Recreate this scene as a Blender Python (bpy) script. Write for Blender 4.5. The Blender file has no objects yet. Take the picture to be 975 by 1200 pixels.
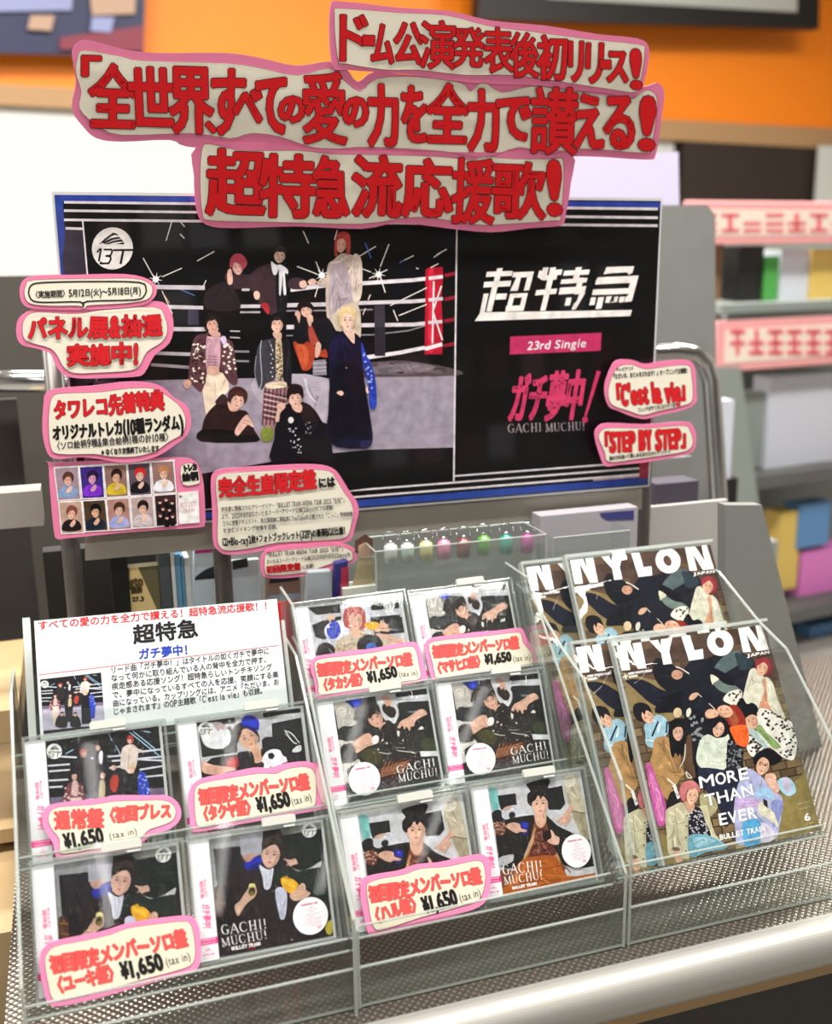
import bpy, math, random
import numpy as np
from mathutils import Vector, Matrix
from mathutils.geometry import tessellate_polygon

# ------------------------------------------------------------------ camera, light, exposure
SC = bpy.context.scene
COL = SC.collection
FPX, CX, CY = 1241.46, 487.5, 600.0                       # focal length and centre in pixels of a 975x1200 frame
BX = np.array([0.95081733, -0.08646652, 0.29743898])       # world axes seen from the camera (x right, y down, z ahead)
BY = np.array([-0.30940183, -0.2194602, 0.9252609])
BZ = np.array([-0.01472807, -0.97178226, -0.23541946])
BM = np.stack([BX, BY, BZ], 1)
EYE = np.array([0.0, 0.0, 1.6])

cam_data = bpy.data.cameras.new('camera')
cam = bpy.data.objects.new('camera', cam_data)
COL.objects.link(cam)
SC.camera = cam
cam_data.sensor_fit = 'HORIZONTAL'
cam_data.sensor_width = 36.0
cam_data.lens = FPX / 975.0 * 36.0
cam_data.clip_start = 0.02
cam_data.clip_end = 60
_r, _d, _f = BM.T @ np.array([1, 0, 0]), BM.T @ np.array([0, 1, 0]), BM.T @ np.array([0, 0, 1])
cam.matrix_world = Matrix(((_r[0], -_d[0], -_f[0], EYE[0]), (_r[1], -_d[1], -_f[1], EYE[1]), (_r[2], -_d[2], -_f[2], EYE[2]), (0, 0, 0, 1)))
cam_data.dof.use_dof = True
cam_data.dof.focus_distance = 1.27
cam_data.dof.aperture_fstop = 4.0

SC.view_settings.view_transform = 'Standard'
SC.view_settings.look = 'None'
SC.view_settings.gamma = 1.0
SC.view_settings.use_curve_mapping = False
SC.view_settings.exposure = -1.38
SC.cycles.use_denoising = True
SC.cycles.max_bounces = 8
SC.cycles.transparent_max_bounces = 40
SC.cycles.sample_clamp_indirect = 6.0

W = bpy.data.worlds.new('store_air')
SC.world = W
W.use_nodes = True
W.node_tree.nodes['Background'].inputs[0].default_value = (1.0, 0.97, 0.93, 1)
W.node_tree.nodes['Background'].inputs[1].default_value = 0.55

def strip_light(x, y, z, sx, sy, power, rz=0.0, col=(1.0, 0.97, 0.93)):
    l = bpy.data.lights.new('ceiling_strip', 'AREA')
    l.shape = 'RECTANGLE'; l.size = sx; l.size_y = sy; l.energy = power; l.color = col
    o = bpy.data.objects.new('ceiling_strip', l); COL.objects.link(o)
    o.location = (x, y, z); o.rotation_euler = (0, 0, rz)
    return o
for (x, y, e) in ((-1.6, -2.7, 95), (0.3, -2.7, 95), (2.2, -2.7, 95), (-1.3, 0.8, 260), (0.5, 0.8, 260), (2.3, 0.8, 260),
                  (-3.0, 3.6, 330), (-0.6, 3.6, 330), (1.8, 3.6, 330), (4.2, 3.6, 330)):
    strip_light(x, y, 4.05, 1.5, 0.22, e)
for x in (-1.9, -1.0, -0.1, 0.8, 1.7, 2.6): strip_light(x, -5.6, 4.05, 0.08, 3.2, 17)      # unseen tubes behind the viewer, added to streak the shrink film

# ------------------------------------------------------------------ helpers
def srgb(h, g=1.0):
    h = h.lstrip('#')
    c = [int(h[i:i + 2], 16) / 255 for i in (0, 2, 4)]
    c = [min(1.0, v * g) for v in c]
    return tuple(v / 12.92 if v <= 0.04045 else ((v + 0.055) / 1.055) ** 2.4 for v in c) + (1.0,)

def ray(px, py):
    return BM.T @ np.array([(px - CX) / FPX, (py - CY) / FPX, 1.0])
class Plane:
    def __init__(s, p, n):
        s.p = np.array(p, float); s.n = np.array(n, float); s.n /= np.linalg.norm(s.n)   # n looks away from the viewer
    def at(s, px, py):
        r = ray(px, py)
        return EYE + r * (((s.p - EYE) @ s.n) / (r @ s.n))
    def off(s, d):                                          # a parallel plane d nearer to the viewer
        return Plane(s.p - s.n * d, s.n)

def setobj(o, name, mat=None, parent=None):
    COL.objects.link(o)
    if parent is not None: o.parent = parent
    if mat is not None and o.type == 'MESH' and len(o.data.materials) == 0: o.data.materials.append(mat)
    return o
def tag(o, label=None, cat=None, group=None, kind=None):
    if label: o['label'] = label
    if cat: o['category'] = cat
    if group: o['group'] = group
    if kind: o['kind'] = kind
    return o
def empty(name, M4, label, cat, group=None):
    o = bpy.data.objects.new(name, None); COL.objects.link(o)
    o.empty_display_size = 0.02
    o.matrix_world = M4
    return tag(o, label, cat, group)
def mesh(name, verts, faces, mat, parent=None, smooth=False):
    me = bpy.data.meshes.new(name)
    me.from_pydata([tuple(v) for v in verts], [], faces)
    me.update()
    if smooth:
        for p in me.polygons: p.use_smooth = True
    return setobj(bpy.data.objects.new(name, me), name, mat, parent)

class MB:                                                   # gathers shapes into one mesh
    def __init__(s): s.v = []; s.f = []
    def add(s, v, f):
        n = len(s.v); s.v += [tuple(q) for q in v]; s.f += [tuple(i + n for i in q) for q in f]; return s
    def box(s, x0, x1, y0, y1, z0, z1):
        return s.add([(x0,y0,z0),(x1,y0,z0),(x1,y1,z0),(x0,y1,z0),(x0,y0,z1),(x1,y0,z1),(x1,y1,z1),(x0,y1,z1)],
                     [(0,3,2,1),(4,5,6,7),(0,1,5,4),(1,2,6,5),(2,3,7,6),(3,0,4,7)])
    def prism(s, pts, z0, z1):                              # pts in x,y; any outline
        n = len(pts)
        v = [(x, y, z0) for x, y in pts] + [(x, y, z1) for x, y in pts]
        tri = tessellate_polygon([[Vector((x, y, 0)) for x, y in pts]])
        f = [tuple(reversed(t)) for t in tri] + [tuple(i + n for i in t) for t in tri]
        f += [(i, (i + 1) % n, (i + 1) % n + n, i + n) for i in range(n)]
        return s.add(v, f)
    def slab(s, P, t):                                      # P: 3D outline (convex), thickness vector t
        n = len(P); P = [np.array(p) for p in P]; t = np.array(t)
        v = P + [p + t for p in P]
        return s.add(v, [tuple(range(n))[::-1], tuple(range(n, 2 * n))] + [(i, (i + 1) % n, (i + 1) % n + n, i + n) for i in range(n)])
    def tube(s, pts, r, seg=12, cap=True):
        pts = [Vector(p) for p in pts]; rings = []
        up = None
        for i, p in enumerate(pts):
            d = (pts[min(i + 1, len(pts) - 1)] - pts[max(i - 1, 0)]).normalized()
            if up is None: up = d.orthogonal().normalized()
            up = (up - d * up.dot(d)).normalized(); w = d.cross(up)
            rr = r[i] if isinstance(r, (list, tuple)) else r
            rings.append([p + (up * math.cos(2 * math.pi * k / seg) + w * math.sin(2 * math.pi * k / seg)) * rr for k in range(seg)])
        v = [q for R in rings for q in R]; f = []
        for i in range(len(pts) - 1):
            for k in range(seg): f.append((i * seg + k, i * seg + (k + 1) % seg, (i + 1) * seg + (k + 1) % seg, (i + 1) * seg + k))
        if cap: f += [tuple(range(seg))[::-1], tuple(range((len(pts) - 1) * seg, len(pts) * seg))]
        return s.add(v, f)
    def build(s, name, mat, parent=None, smooth=False, bevel=0):
        o = mesh(name, s.v, s.f, mat, parent, smooth)
        if bevel:
            m = o.modifiers.new('bevel', 'BEVEL'); m.width = bevel; m.segments = 2; m.limit_method = 'ANGLE'
        return o

# ------------------------------------------------------------------ materials
def new_mat(name):
    m = bpy.data.materials.new(name); m.use_nodes = True
    nt = m.node_tree; return m, nt, nt.nodes['Principled BSDF']
def noise_bump(nt, b, scale, strength, dist=0.001, stretch=None, inp='Normal', detail=3):
    n = nt.nodes.new('ShaderNodeTexNoise'); n.inputs['Scale'].default_value = scale; n.inputs['Detail'].default_value = detail
    tc = nt.nodes.new('ShaderNodeTexCoord'); mp = nt.nodes.new('ShaderNodeMapping')
    if stretch: mp.inputs['Scale'].default_value = stretch
    nt.links.new(tc.outputs['Object'], mp.inputs[0]); nt.links.new(mp.outputs[0], n.inputs['Vector'])
    bp = nt.nodes.new('ShaderNodeBump'); bp.inputs['Strength'].default_value = strength; bp.inputs['Distance'].default_value = dist
    nt.links.new(n.outputs['Fac'], bp.inputs['Height']); nt.links.new(bp.outputs[0], b.inputs[inp])
    return n, bp
def plain(name, h, rough=0.5, metal=0.0, bump=0, scale=60, spec=0.5, mott=0.0, coat=0.0):
    m, nt, b = new_mat(name)
    b.inputs['Base Color'].default_value = srgb(h); b.inputs['Roughness'].default_value = rough
    b.inputs['Metallic'].default_value = metal; b.inputs['Specular IOR Level'].default_value = spec
    b.inputs['Coat Weight'].default_value = coat
    if bump: noise_bump(nt, b, scale, bump)
    if mott:
        n = nt.nodes.new('ShaderNodeTexNoise'); n.inputs['Scale'].default_value = scale * 0.2
        tc = nt.nodes.new('ShaderNodeTexCoord'); nt.links.new(tc.outputs['Object'], n.inputs['Vector'])
        mx = nt.nodes.new('ShaderNodeMix'); mx.data_type = 'RGBA'
        mx.inputs['A'].default_value = srgb(h, 1 - mott); mx.inputs['B'].default_value = srgb(h, 1 + mott)
        nt.links.new(n.outputs['Fac'], mx.inputs['Factor']); nt.links.new(mx.outputs['Result'], b.inputs['Base Color'])
    return m
def printed(name, rough=0.4, spec=0.4, coat=0.0, mottle=0.0, mscale=90):           # colour read from the printed polygons themselves
    m, nt, b = new_mat(name)
    a = nt.nodes.new('ShaderNodeAttribute'); a.attribute_name = 'ink'
    if mottle:                                               # faint unevenness of a printed photograph
        tc = nt.nodes.new('ShaderNodeTexCoord'); n = nt.nodes.new('ShaderNodeTexNoise'); n.inputs['Scale'].default_value = mscale; n.inputs['Detail'].default_value = 5
        nt.links.new(tc.outputs['Object'], n.inputs['Vector'])
        mr = nt.nodes.new('ShaderNodeMapRange'); mr.inputs['From Min'].default_value = .3; mr.inputs['From Max'].default_value = .7
        mr.inputs['To Min'].default_value = 1 - mottle; mr.inputs['To Max'].default_value = 1 + mottle
        nt.links.new(n.outputs['Fac'], mr.inputs['Value'])
        mx = nt.nodes.new('ShaderNodeVectorMath'); mx.operation = 'SCALE'
        nt.links.new(a.outputs['Color'], mx.inputs[0]); nt.links.new(mr.outputs[0], mx.inputs['Scale']); nt.links.new(mx.outputs[0], b.inputs['Base Color'])
    else: nt.links.new(a.outputs['Color'], b.inputs['Base Color'])
    b.inputs['Roughness'].default_value = rough; b.inputs['Specular IOR Level'].default_value = spec
    b.inputs['Coat Weight'].default_value = coat; b.inputs['Coat Roughness'].default_value = 0.04
    return m
def clear(name, tint='ffffff', gloss=1.0, rough=0.03, ior=1.45, haze=0.0, hazecol='ffffff', bump=0, bscale=30, bstretch=None, bdist=0.001):
    m = bpy.data.materials.new(name); m.use_nodes = True; nt = m.node_tree; nt.nodes.clear()
    out = nt.nodes.new('ShaderNodeOutputMaterial'); tr = nt.nodes.new('ShaderNodeBsdfTransparent'); gl = nt.nodes.new('ShaderNodeBsdfGlossy')
    tr.inputs[0].default_value = srgb(tint); gl.inputs['Roughness'].default_value = rough
    gl.inputs['Color'].default_value = (gloss, gloss, gloss, 1)
    f0 = ((ior - 1) / (ior + 1)) ** 2                        # Schlick reflectance, the same from both sides of a thin sheet
    lw = nt.nodes.new('ShaderNodeLayerWeight'); lw.inputs['Blend'].default_value = 0.5
    pw = nt.nodes.new('ShaderNodeMath'); pw.operation = 'POWER'; pw.inputs[1].default_value = 5.0
    fr = nt.nodes.new('ShaderNodeMath'); fr.operation = 'MULTIPLY_ADD'; fr.inputs[1].default_value = 1 - f0; fr.inputs[2].default_value = f0
    nt.links.new(lw.outputs['Facing'], pw.inputs[0]); nt.links.new(pw.outputs[0], fr.inputs[0])
    mx = nt.nodes.new('ShaderNodeMixShader')
    base = tr.outputs[0]
    if haze:
        df = nt.nodes.new('ShaderNodeBsdfDiffuse'); df.inputs[0].default_value = srgb(hazecol)
        m2 = nt.nodes.new('ShaderNodeMixShader'); m2.inputs[0].default_value = haze
        nt.links.new(tr.outputs[0], m2.inputs[1]); nt.links.new(df.outputs[0], m2.inputs[2]); base = m2.outputs[0]
    nt.links.new(fr.outputs[0], mx.inputs[0]); nt.links.new(base, mx.inputs[1]); nt.links.new(gl.outputs[0], mx.inputs[2])
    nt.links.new(mx.outputs[0], out.inputs[0])
    if bump:
        n, bp = noise_bump(nt, gl, bscale, bump, bdist, bstretch, detail=2)
        nt.links.new(bp.outputs[0], lw.inputs['Normal'])
    return m

# ------------------------------------------------------------------ printing: flat coloured polygons and lettering laid in thin layers
_glyph = {}
def glyph(ch):
    if ch in _glyph: return _glyph[ch]
    c = bpy.data.curves.new('glyph', 'FONT'); c.body = ch; c.resolution_u = 3
    o = bpy.data.objects.new('glyph', c); COL.objects.link(o)
    me = bpy.data.meshes.new_from_object(o.evaluated_get(bpy.context.evaluated_depsgraph_get()))
    v = np.array([(q.co.x, q.co.y) for q in me.vertices]).reshape(-1, 2)
    f = [tuple(p.vertices) for p in me.polygons]
    cnt = {}
    for p in f:
        for i in range(len(p)):
            e = (p[i], p[(i + 1) % len(p)]); k = (min(e), max(e)); cnt[k] = cnt.get(k, 0) + 1
    be = [k for k, n in cnt.items() if n == 1]
    bpy.data.objects.remove(o); bpy.data.curves.remove(c); bpy.data.meshes.remove(me)
    adv = 0.62
    _glyph[ch] = (v, f, be)
    return _glyph[ch]

SERIF = {                                                   # thick and thin strokes in a unit box (y up)
 'G': [(.05, [(.82,.80),(.7,.95),(.5,1),(.3,.95)]), (.13, [(.3,.93),(.13,.75),(.1,.5),(.14,.25),(.3,.07)]), (.05, [(.3,.04),(.5,0),(.7,.05),(.82,.15)]), (.12, [(.8,.42),(.8,.04)]), (.035, [(.6,.43),(.98,.43)])],
 'A': [(.04, [(.05,.02),(.5,1)]), (.14, [(.5,1),(.9,.02)]), (.035, [(.22,.33),(.74,.33)]), (.03, [(-.05,.01),(.2,.01)]), (.03, [(.75,.01),(1.05,.01)])],
 'C': [(.05, [(.85,.78),(.72,.95),(.5,1),(.3,.95)]), (.13, [(.3,.93),(.13,.75),(.1,.5),(.14,.25),(.3,.07)]), (.05, [(.3,.04),(.5,0),(.72,.05),(.86,.2)])],
 'H': [(.13, [(.2,0),(.2,1)]), (.13, [(.8,0),(.8,1)]), (.03, [(.2,.5),(.8,.5)]), (.03, [(.05,.01),(.36,.01)]), (.03, [(.05,.99),(.36,.99)]), (.03, [(.64,.01),(.95,.01)]), (.03, [(.64,.99),(.95,.99)])],
 'I': [(.2, [(.5,0),(.5,1)]), (.03, [(.2,.01),(.8,.01)]), (.03, [(.2,.99),(.8,.99)])],
 'M': [(.04, [(.14,0),(.14,1)]), (.11, [(.14,1),(.48,.05)]), (.03, [(.5,.05),(.84,1)]), (.12, [(.86,0),(.86,1)]), (.03, [(0,.01),(.28,.01)]), (.03, [(.7,.01),(1,.01)])],
 'U': [(.13, [(.2,1),(.2,.25),(.3,.07)]), (.05, [(.3,.05),(.5,0),(.7,.05),(.8,.25),(.8,1)]), (.03, [(.04,.99),(.38,.99)]), (.03, [(.66,.99),(.94,.99)])],
 '!': [(.26, [(.5,1),(.5,.35)]), (.28, [(.5,.12),(.5,0)])],
}

class Art:
    def __init__(s, quad, ow=None, gain=1.0):
        s.ox = s.oy = 0.0; s.s = 1.0; s.items = []; s.gain = gain; s.quad = quad; s.ow = ow; s.boxes = []
        s.rnd = random.Random(7)
    def crop(s, x, y, k): s.ox, s.oy, s.s = x, y, k; return s
    def _src(s, P): return [(s.ox + x / s.s, s.oy + y / s.s) for x, y in P]
    def _add(s, col, polys, g=None):
        polys = [[tuple(q) for q in s._src(P)] for P in polys]
        xs = [q[0] for P in polys for q in P]; ys = [q[1] for P in polys for q in P]
        if not xs: return
        b = (min(xs), max(xs), min(ys), max(ys)); lv = 0
        for (bb, l) in s.boxes:
            if l >= lv and bb[0] < b[1] and bb[1] > b[0] and bb[2] < b[3] and bb[3] > b[2]: lv = l + 1
        s.boxes.append((b, lv))
        s.items.append((srgb(col, s.gain if g is None else g), polys, lv))
    @staticmethod
    def _pts(P):
        if isinstance(P, str):
            a = [float(q) for q in P.split()]; P = list(zip(a[::2], a[1::2]))
        return P
    @staticmethod
    def _round(P, closed=True, n=3):
        out = []; m = len(P)
        rng = range(m) if closed else range(m - 1)
        for i in rng:
            if closed: a, b, c, d = P[i - 1], P[i], P[(i + 1) % m], P[(i + 2) % m]
            else: a, b, c, d = P[max(i - 1, 0)], P[i], P[i + 1], P[min(i + 2, m - 1)]
            for k in range(n):
                t = k / n
                out.append(tuple(0.5 * (2 * b[j] + (c[j] - a[j]) * t + (2 * a[j] - 5 * b[j] + 4 * c[j] - d[j]) * t * t + (3 * b[j] - a[j] - 3 * c[j] + d[j]) * t ** 3) for j in (0, 1)))
        if not closed: out.append(P[-1])
        return out
    def p(s, col, P, r=1):
        P = s._pts(P)
        if r: P = s._round(P)
        tri = tessellate_polygon([[Vector((x, y, 0)) for x, y in P]])
        s._add(col, [[P[i] for i in t] for t in tri])
        if r and s.folds: s._folds(col, P)
        return s
    folds = True
    @staticmethod
    def _in(P, x, y):
        c = False
        for i in range(len(P)):
            (xa, ya), (xb, yb) = P[i - 1], P[i]
            if (ya > y) != (yb > y) and x < (xb - xa) * (y - ya) / (yb - ya) + xa: c = not c
        return c
    def _folds(s, col, P):                                   # creases and soft patches of tone, as printed cloth and skin show them
        n = len(P); cx = sum(q[0] for q in P) / n; cy = sum(q[1] for q in P) / n
        sz = max(max(q[0] for q in P) - min(q[0] for q in P), max(q[1] for q in P) - min(q[1] for q in P))
        if sz < 40: return
        rr = s.rnd; dk = []; lt = []
        def tone(f): return '%02x%02x%02x' % tuple(max(0, min(255, int(int(col[i:i + 2], 16) * f + (10 if f > 1 else 0)))) for i in (0, 2, 4))
        for k in range(5 + int(sz / 60)):
            i = rr.randrange(n); j = (i + rr.randrange(2, 6)) % n; a, b = rr.uniform(.08, .5), rr.uniform(.3, .85)
            p0 = (P[i][0] + (cx - P[i][0]) * a, P[i][1] + (cy - P[i][1]) * a); p1 = (P[j][0] + (cx - P[j][0]) * b, P[j][1] + (cy - P[j][1]) * b)
            m = ((p0[0] + p1[0]) / 2 + rr.uniform(-.05, .05) * sz, (p0[1] + p1[1]) / 2 + rr.uniform(-.05, .05) * sz)
            if not (s._in(P, *p0) and s._in(P, *p1) and s._in(P, *m)): continue
            w = sz * rr.uniform(.012, .045); (lt if rr.random() < .4 else dk).extend(s._stroke(s._round([p0, m, p1], False, 4), w, taper=w * .15))
        if dk: s._add(tone(.82), dk)
        if lt: s._add(tone(1.12), lt)
    def e(s, col, cx, cy, rx, ry, rot=0, n=20):
        c, q = math.cos(math.radians(rot)), math.sin(math.radians(rot))
        P = []
        for i in range(n):
            a = 2 * math.pi * i / n; x, y = rx * math.cos(a), ry * math.sin(a)
            P.append((cx + x * c - y * q, cy + x * q + y * c))
        s._add(col, [P]); return s
    def l(s, col, w, P, r=0, taper=None):
        P = s._pts(P)
        if r: P = s._round(P, False)
        s._add(col, s._stroke(P, w, taper)); return s
    @staticmethod
    def _stroke(P, w, taper=None):
        out = []; n = len(P) - 1
        for i in range(n):
            (x0, y0), (x1, y1) = P[i], P[i + 1]
            dx, dy = x1 - x0, y1 - y0; L = math.hypot(dx, dy) or 1e-6; dx /= L; dy /= L
            w0 = w if taper is None else w + (taper - w) * i / n
            w1 = w if taper is None else w + (taper - w) * (i + 1) / n
            e0 = w0 * 0.3 if i > 0 else 0; e1 = w1 * 0.3 if i < n - 1 else 0
            out.append([(x0 - dx * e0 - dy * w0 / 2, y0 - dy * e0 + dx * w0 / 2), (x1 + dx * e1 - dy * w1 / 2, y1 + dy * e1 + dx * w1 / 2),
                        (x1 + dx * e1 + dy * w1 / 2, y1 + dy * e1 - dx * w1 / 2), (x0 - dx * e0 + dy * w0 / 2, y0 - dy * e0 - dx * w0 / 2)])
        return out
    def _glyphpolys(s, ch, T, bold, flip=None):
        v, f, be = glyph(ch)
        if len(v) == 0: return []
        q = [T(x, y) for x, y in v]
        out = [[q[i] for i in p] for p in f]
        if bold:
            for a, b in be:
                x0, y0 = q[a]; x1, y1 = q[b]; dx, dy = x1 - x0, y1 - y0; L = math.hypot(dx, dy)
                if L < 1e-6: continue
                dx *= bold / L; dy *= bold / L; k = 0.55
                out.append([(x0 - dx * k - dy, y0 - dy * k + dx), (x1 + dx * k - dy, y1 + dy * k + dx), (x1 + dx * k + dy, y1 + dy * k - dx), (x0 - dx * k + dy, y0 - dy * k - dx)])
        return out
    def box(s, col, ch, x0, x1, y0, y1, bold=0, skew=0.0, tilt=0.0, edge=None, ew=1.0):
        """one letter fitted to a box (y down); skew leans it, tilt lifts its right side"""
        v, f, be = glyph(ch)
        if len(v) == 0: return
        a, b = v.min(0), v.max(0); w, h = max(b[0] - a[0], 1e-3), max(b[1] - a[1], 1e-3)
        x0 += bold; x1 -= bold; y0 += bold; y1 -= bold
        def T(x, y):
            u, t = (x - a[0]) / w, (b[1] - y) / h
            return (x0 + (x1 - x0) * u + skew * (0.5 - t) * (y1 - y0), y0 + (y1 - y0) * t - tilt * (u - 0.5) * (x1 - x0))
        if edge: s._add(edge, s._glyphpolys(ch, T, bold + ew))
        s._add(col, s._glyphpolys(ch, T, bold))
    def t(s, col, txt, x0, y0, x1, y1, h, bold=0, shear=0.0, jit=0.0, edge=None, ew=1.0, mono=True):
        """a line of lettering on the baseline x0,y0 - x1,y1 with letters h high"""
        L = math.hypot(x1 - x0, y1 - y0); dx, dy = (x1 - x0) / L, (y1 - y0) / L; nx, ny = dy, -dx
        wd = []
        for c in txt:
            if c == ' ': wd.append(0.35)
            elif ord(c) > 0x2000 and c not in '・': wd.append(1.0)
            elif c in "iIl!|.,'":  wd.append(0.3)
            elif c in 'mMWw': wd.append(0.9)
            elif c in '()jtfr1': wd.append(0.42)
            else: wd.append(0.62)
        tot = sum(wd); cur = 0; polys = []; ep = []
        for c, w in zip(txt, wd):
            cell = L * w / tot
            if c != ' ':
                v, f, be = glyph(c)
                if len(v):
                    a, b = v.min(0), v.max(0)
                    full = ord(c) > 0x2000
                    if full: gx0, gx1, gy0, gy1 = 0.0, 1.0, -0.1, 0.86
                    else:
                        gx0, gx1, gy0, gy1 = a[0] - 0.06, b[0] + 0.06, 0.0, 0.72
                        need = .34 if w < .5 else .5
                        if gx1 - gx0 < need: mid = (gx0 + gx1) / 2; gx0, gx1 = mid - need / 2, mid + need / 2
                    jr = s.rnd.uniform(-jit, jit); js = 1 + s.rnd.uniform(-jit, jit) * 0.6; jy = s.rnd.uniform(-jit, jit) * 0.35 * h
                    ca, sa = math.cos(jr), math.sin(jr); cc = cur + cell / 2
                    def T(x, y):
                        u = ((x - gx0) / (gx1 - gx0) - 0.5) * cell * js; t = ((y - gy0) / (gy1 - gy0) - (0.5)) * h * js
                        u += shear * (t + h / 2)
                        u, t = u * ca - t * sa, u * sa + t * ca
                        u += cc; t += h / 2 + jy
                        return (x0 + dx * u + nx * t, y0 + dy * u + ny * t)
                    polys += s._glyphpolys(c, T, bold)
                    if edge: ep += s._glyphpolys(c, T, bold + ew)
            cur += cell
        if edge: s._add(edge, ep)
        s._add(col, polys); return s
    def serif(s, col, txt, x0, y0, x1, y1, h):
        L = math.hypot(x1 - x0, y1 - y0); dx, dy = (x1 - x0) / L, (y1 - y0) / L; nx, ny = dy, -dx
        wd = [{'I': .55, '!': .45, 'M': 1.15}.get(c, 1) for c in txt]; tot = sum(wd); cur = 0; polys = []
        for c, w in zip(txt, wd):
            cell = L * w / tot
            for (sw, P) in SERIF[c]:
                Q = [(x0 + dx * (cur + cell * (.04 + .9 * a)) + nx * b * h, y0 + dy * (cur + cell * (.04 + .9 * a)) + ny * b * h) for a, b in P]
                polys += s._stroke(Q, max(sw, .055) * cell)
            cur += cell
        s._add(col, polys)
    def blots(s, col, P, n, r, seed=1):
        P = s._pts(P); rr = random.Random(seed); polys = []
        xs = [q[0] for q in P]; ys = [q[1] for q in P]
        def inside(x, y):
            c = False
            for i in range(len(P)):
                (xa, ya), (xb, yb) = P[i - 1], P[i]
                if (ya > y) != (yb > y) and x < (xb - xa) * (y - ya) / (yb - ya) + xa: c = not c
            return c
        k = 0
        while k < n:
            x, y = rr.uniform(min(xs), max(xs)), rr.uniform(min(ys), max(ys))
            k += 1
            if not inside(x, y): continue
            a0 = rr.uniform(0, 6); m = 7
            polys.append([(x + r * rr.uniform(.5, 1.3) * math.cos(a0 + 2 * math.pi * i / m), y + r * rr.uniform(.4, 1.1) * math.sin(a0 + 2 * math.pi * i / m)) for i in range(m)])
        s._add(col, polys)
    def face(s, cx, cy, rx, ry, rot=0, skin='d9a890', look=0.0, hair=None, hl=None):
        c, q = math.cos(math.radians(rot)), math.sin(math.radians(rot))
        def R(x, y): return (cx + x * rx * c - y * ry * q, cy + x * rx * q + y * ry * c)
        P = [R(math.cos(a) * (1 if math.sin(a) < 0 else 1 - .22 * math.sin(a) ** 2), math.sin(a)) for a in np.linspace(0, 2 * math.pi, 20, endpoint=False)]
        s._add(skin, [P])
        dk = '%02x%02x%02x' % tuple(int(int(skin[i:i + 2], 16) * .86) for i in (0, 2, 4))
        s._add(dk, [[R(.6, -.5), R(1, 0), R(.75, .5), R(.3, .95), R(.45, .4), R(.6, 0)]])
        lk = look
        for sx in (-.42, .38):
            s._add('33241f', [[R(sx - .2 + lk, -.1), R(sx + lk, -.2), R(sx + .2 + lk, -.1), R(sx + lk, -.03)], [R(sx - .24 + lk, -.3), R(sx + lk, -.4), R(sx + .25 + lk, -.31), R(sx + lk, -.33)]])
        s._add(dk, [[R(-.03 + lk, -.1), R(.05 + lk, .25), R(-.14 + lk, .28)]])
        if hair:                                             # swept fringe framing the face, with a few lighter strands
            s._add(hair, [[R(-1.12, .25), R(-1.25, -.3), R(-1.05, -.85), R(-.5, -1.25), R(-.45, -.55), R(-.8, -.35)], [R(-.5, -1.25), R(.1, -1.36), R(.05, -.5), R(-.45, -.55)],
                          [R(.1, -1.36), R(.65, -1.18), R(.5, -.6), R(.05, -.5)], [R(.65, -1.18), R(1.1, -.8), R(1.22, -.2), R(1.08, .2), R(.85, -.3), R(.5, -.6)]])
            if hl:
                for k in range(5):
                    u = -.8 + .4 * k; s._add(hl, s._stroke([R(u * .8, -1.15 + abs(u) * .25), R(u * 1.0 - .05, -.62 + abs(u) * .1)], rx * .07))
        s._add('a85a58', [[R(-.25 + lk, .52), R(lk, .46), R(.25 + lk, .52), R(lk, .64)]])
    def badge(s, cx, cy, r, light='d8dad6', dark='141416'):
        s.e(light, cx, cy, r, r, n=28)
        k = r / 136.0
        def X(a): a = s._pts(a); return [(cx + (x - 398) * k, cy + (y - 367) * k) for x, y in a]
        s.p(dark, X('310 338 345 305 398 266 380 290 352 318 312 340'), 0)
        s.p(dark, X('400 264 425 272 440 285 410 280 385 292 362 312 350 322 385 285'), 0)
        s.p(dark, X('330 330 390 300 440 292 455 303 400 312 345 338'), 0)
        s.p(dark, X('345 340 400 318 458 308 470 322 410 328 370 340'), 0)
        s.p(dark, X('420 340 472 326 476 340'), 0)
        s.l(dark, 13 * k, X('322 370 308 450')); s.l(dark, 11 * k, X('296 392 312 372 326 368'))
        s.l(dark, 12 * k, X('340 374 390 374 396 388 386 412 352 415'))
        s.l(dark, 12 * k, X('352 415 384 418 388 436 374 462 318 464 326 452'))
        s.l(dark, 13 * k, X('400 378 534 378')); s.l(dark, 15 * k, X('470 380 452 468'))
    def build(s, name, w, h, mat, parent=None, z=0.0, step=2.5e-5):
        """lay the print on a w x h sheet, lower left corner at the origin; pixels are mapped by the quad of the sheet's corners"""
        H = homography(s.quad, [(0, h), (w, h), (w, 0), (0, 0)])
        V = []; F = []; C = []
        for col, polys, lv in s.items:
            for pi, P in enumerate(polys):
                A = np.array([(x, y, 1.0) for x, y in P]) @ H.T
                Q = [(a[0] / a[2], a[1] / a[2]) for a in A]
                inside = all(-1e-9 <= x <= w + 1e-9 and -1e-9 <= y <= h + 1e-9 for x, y in Q)
                if not inside:
                    Q = clip(Q, w, h)
                    if len(Q) < 3: continue
                n = len(V); zz = z + (lv + (pi % 11) * .085) * step
                V += [(x, y, zz) for x, y in Q]
                ar = sum(Q[i - 1][0] * Q[i][1] - Q[i][0] * Q[i - 1][1] for i in range(len(Q)))
                idx = range(n, n + len(Q))
                F.append(tuple(idx) if ar > 0 else tuple(reversed(idx))); C += [col] * len(Q)
        me = bpy.data.meshes.new(name); me.from_pydata(V, [], F)
        at = me.color_attributes.new('ink', 'FLOAT_COLOR', 'CORNER')
        at.data.foreach_set('color', np.array(C, dtype=np.float32).ravel())
        me.materials.append(mat); me.update()
        o = bpy.data.objects.new(name, me); COL.objects.link(o)
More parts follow.
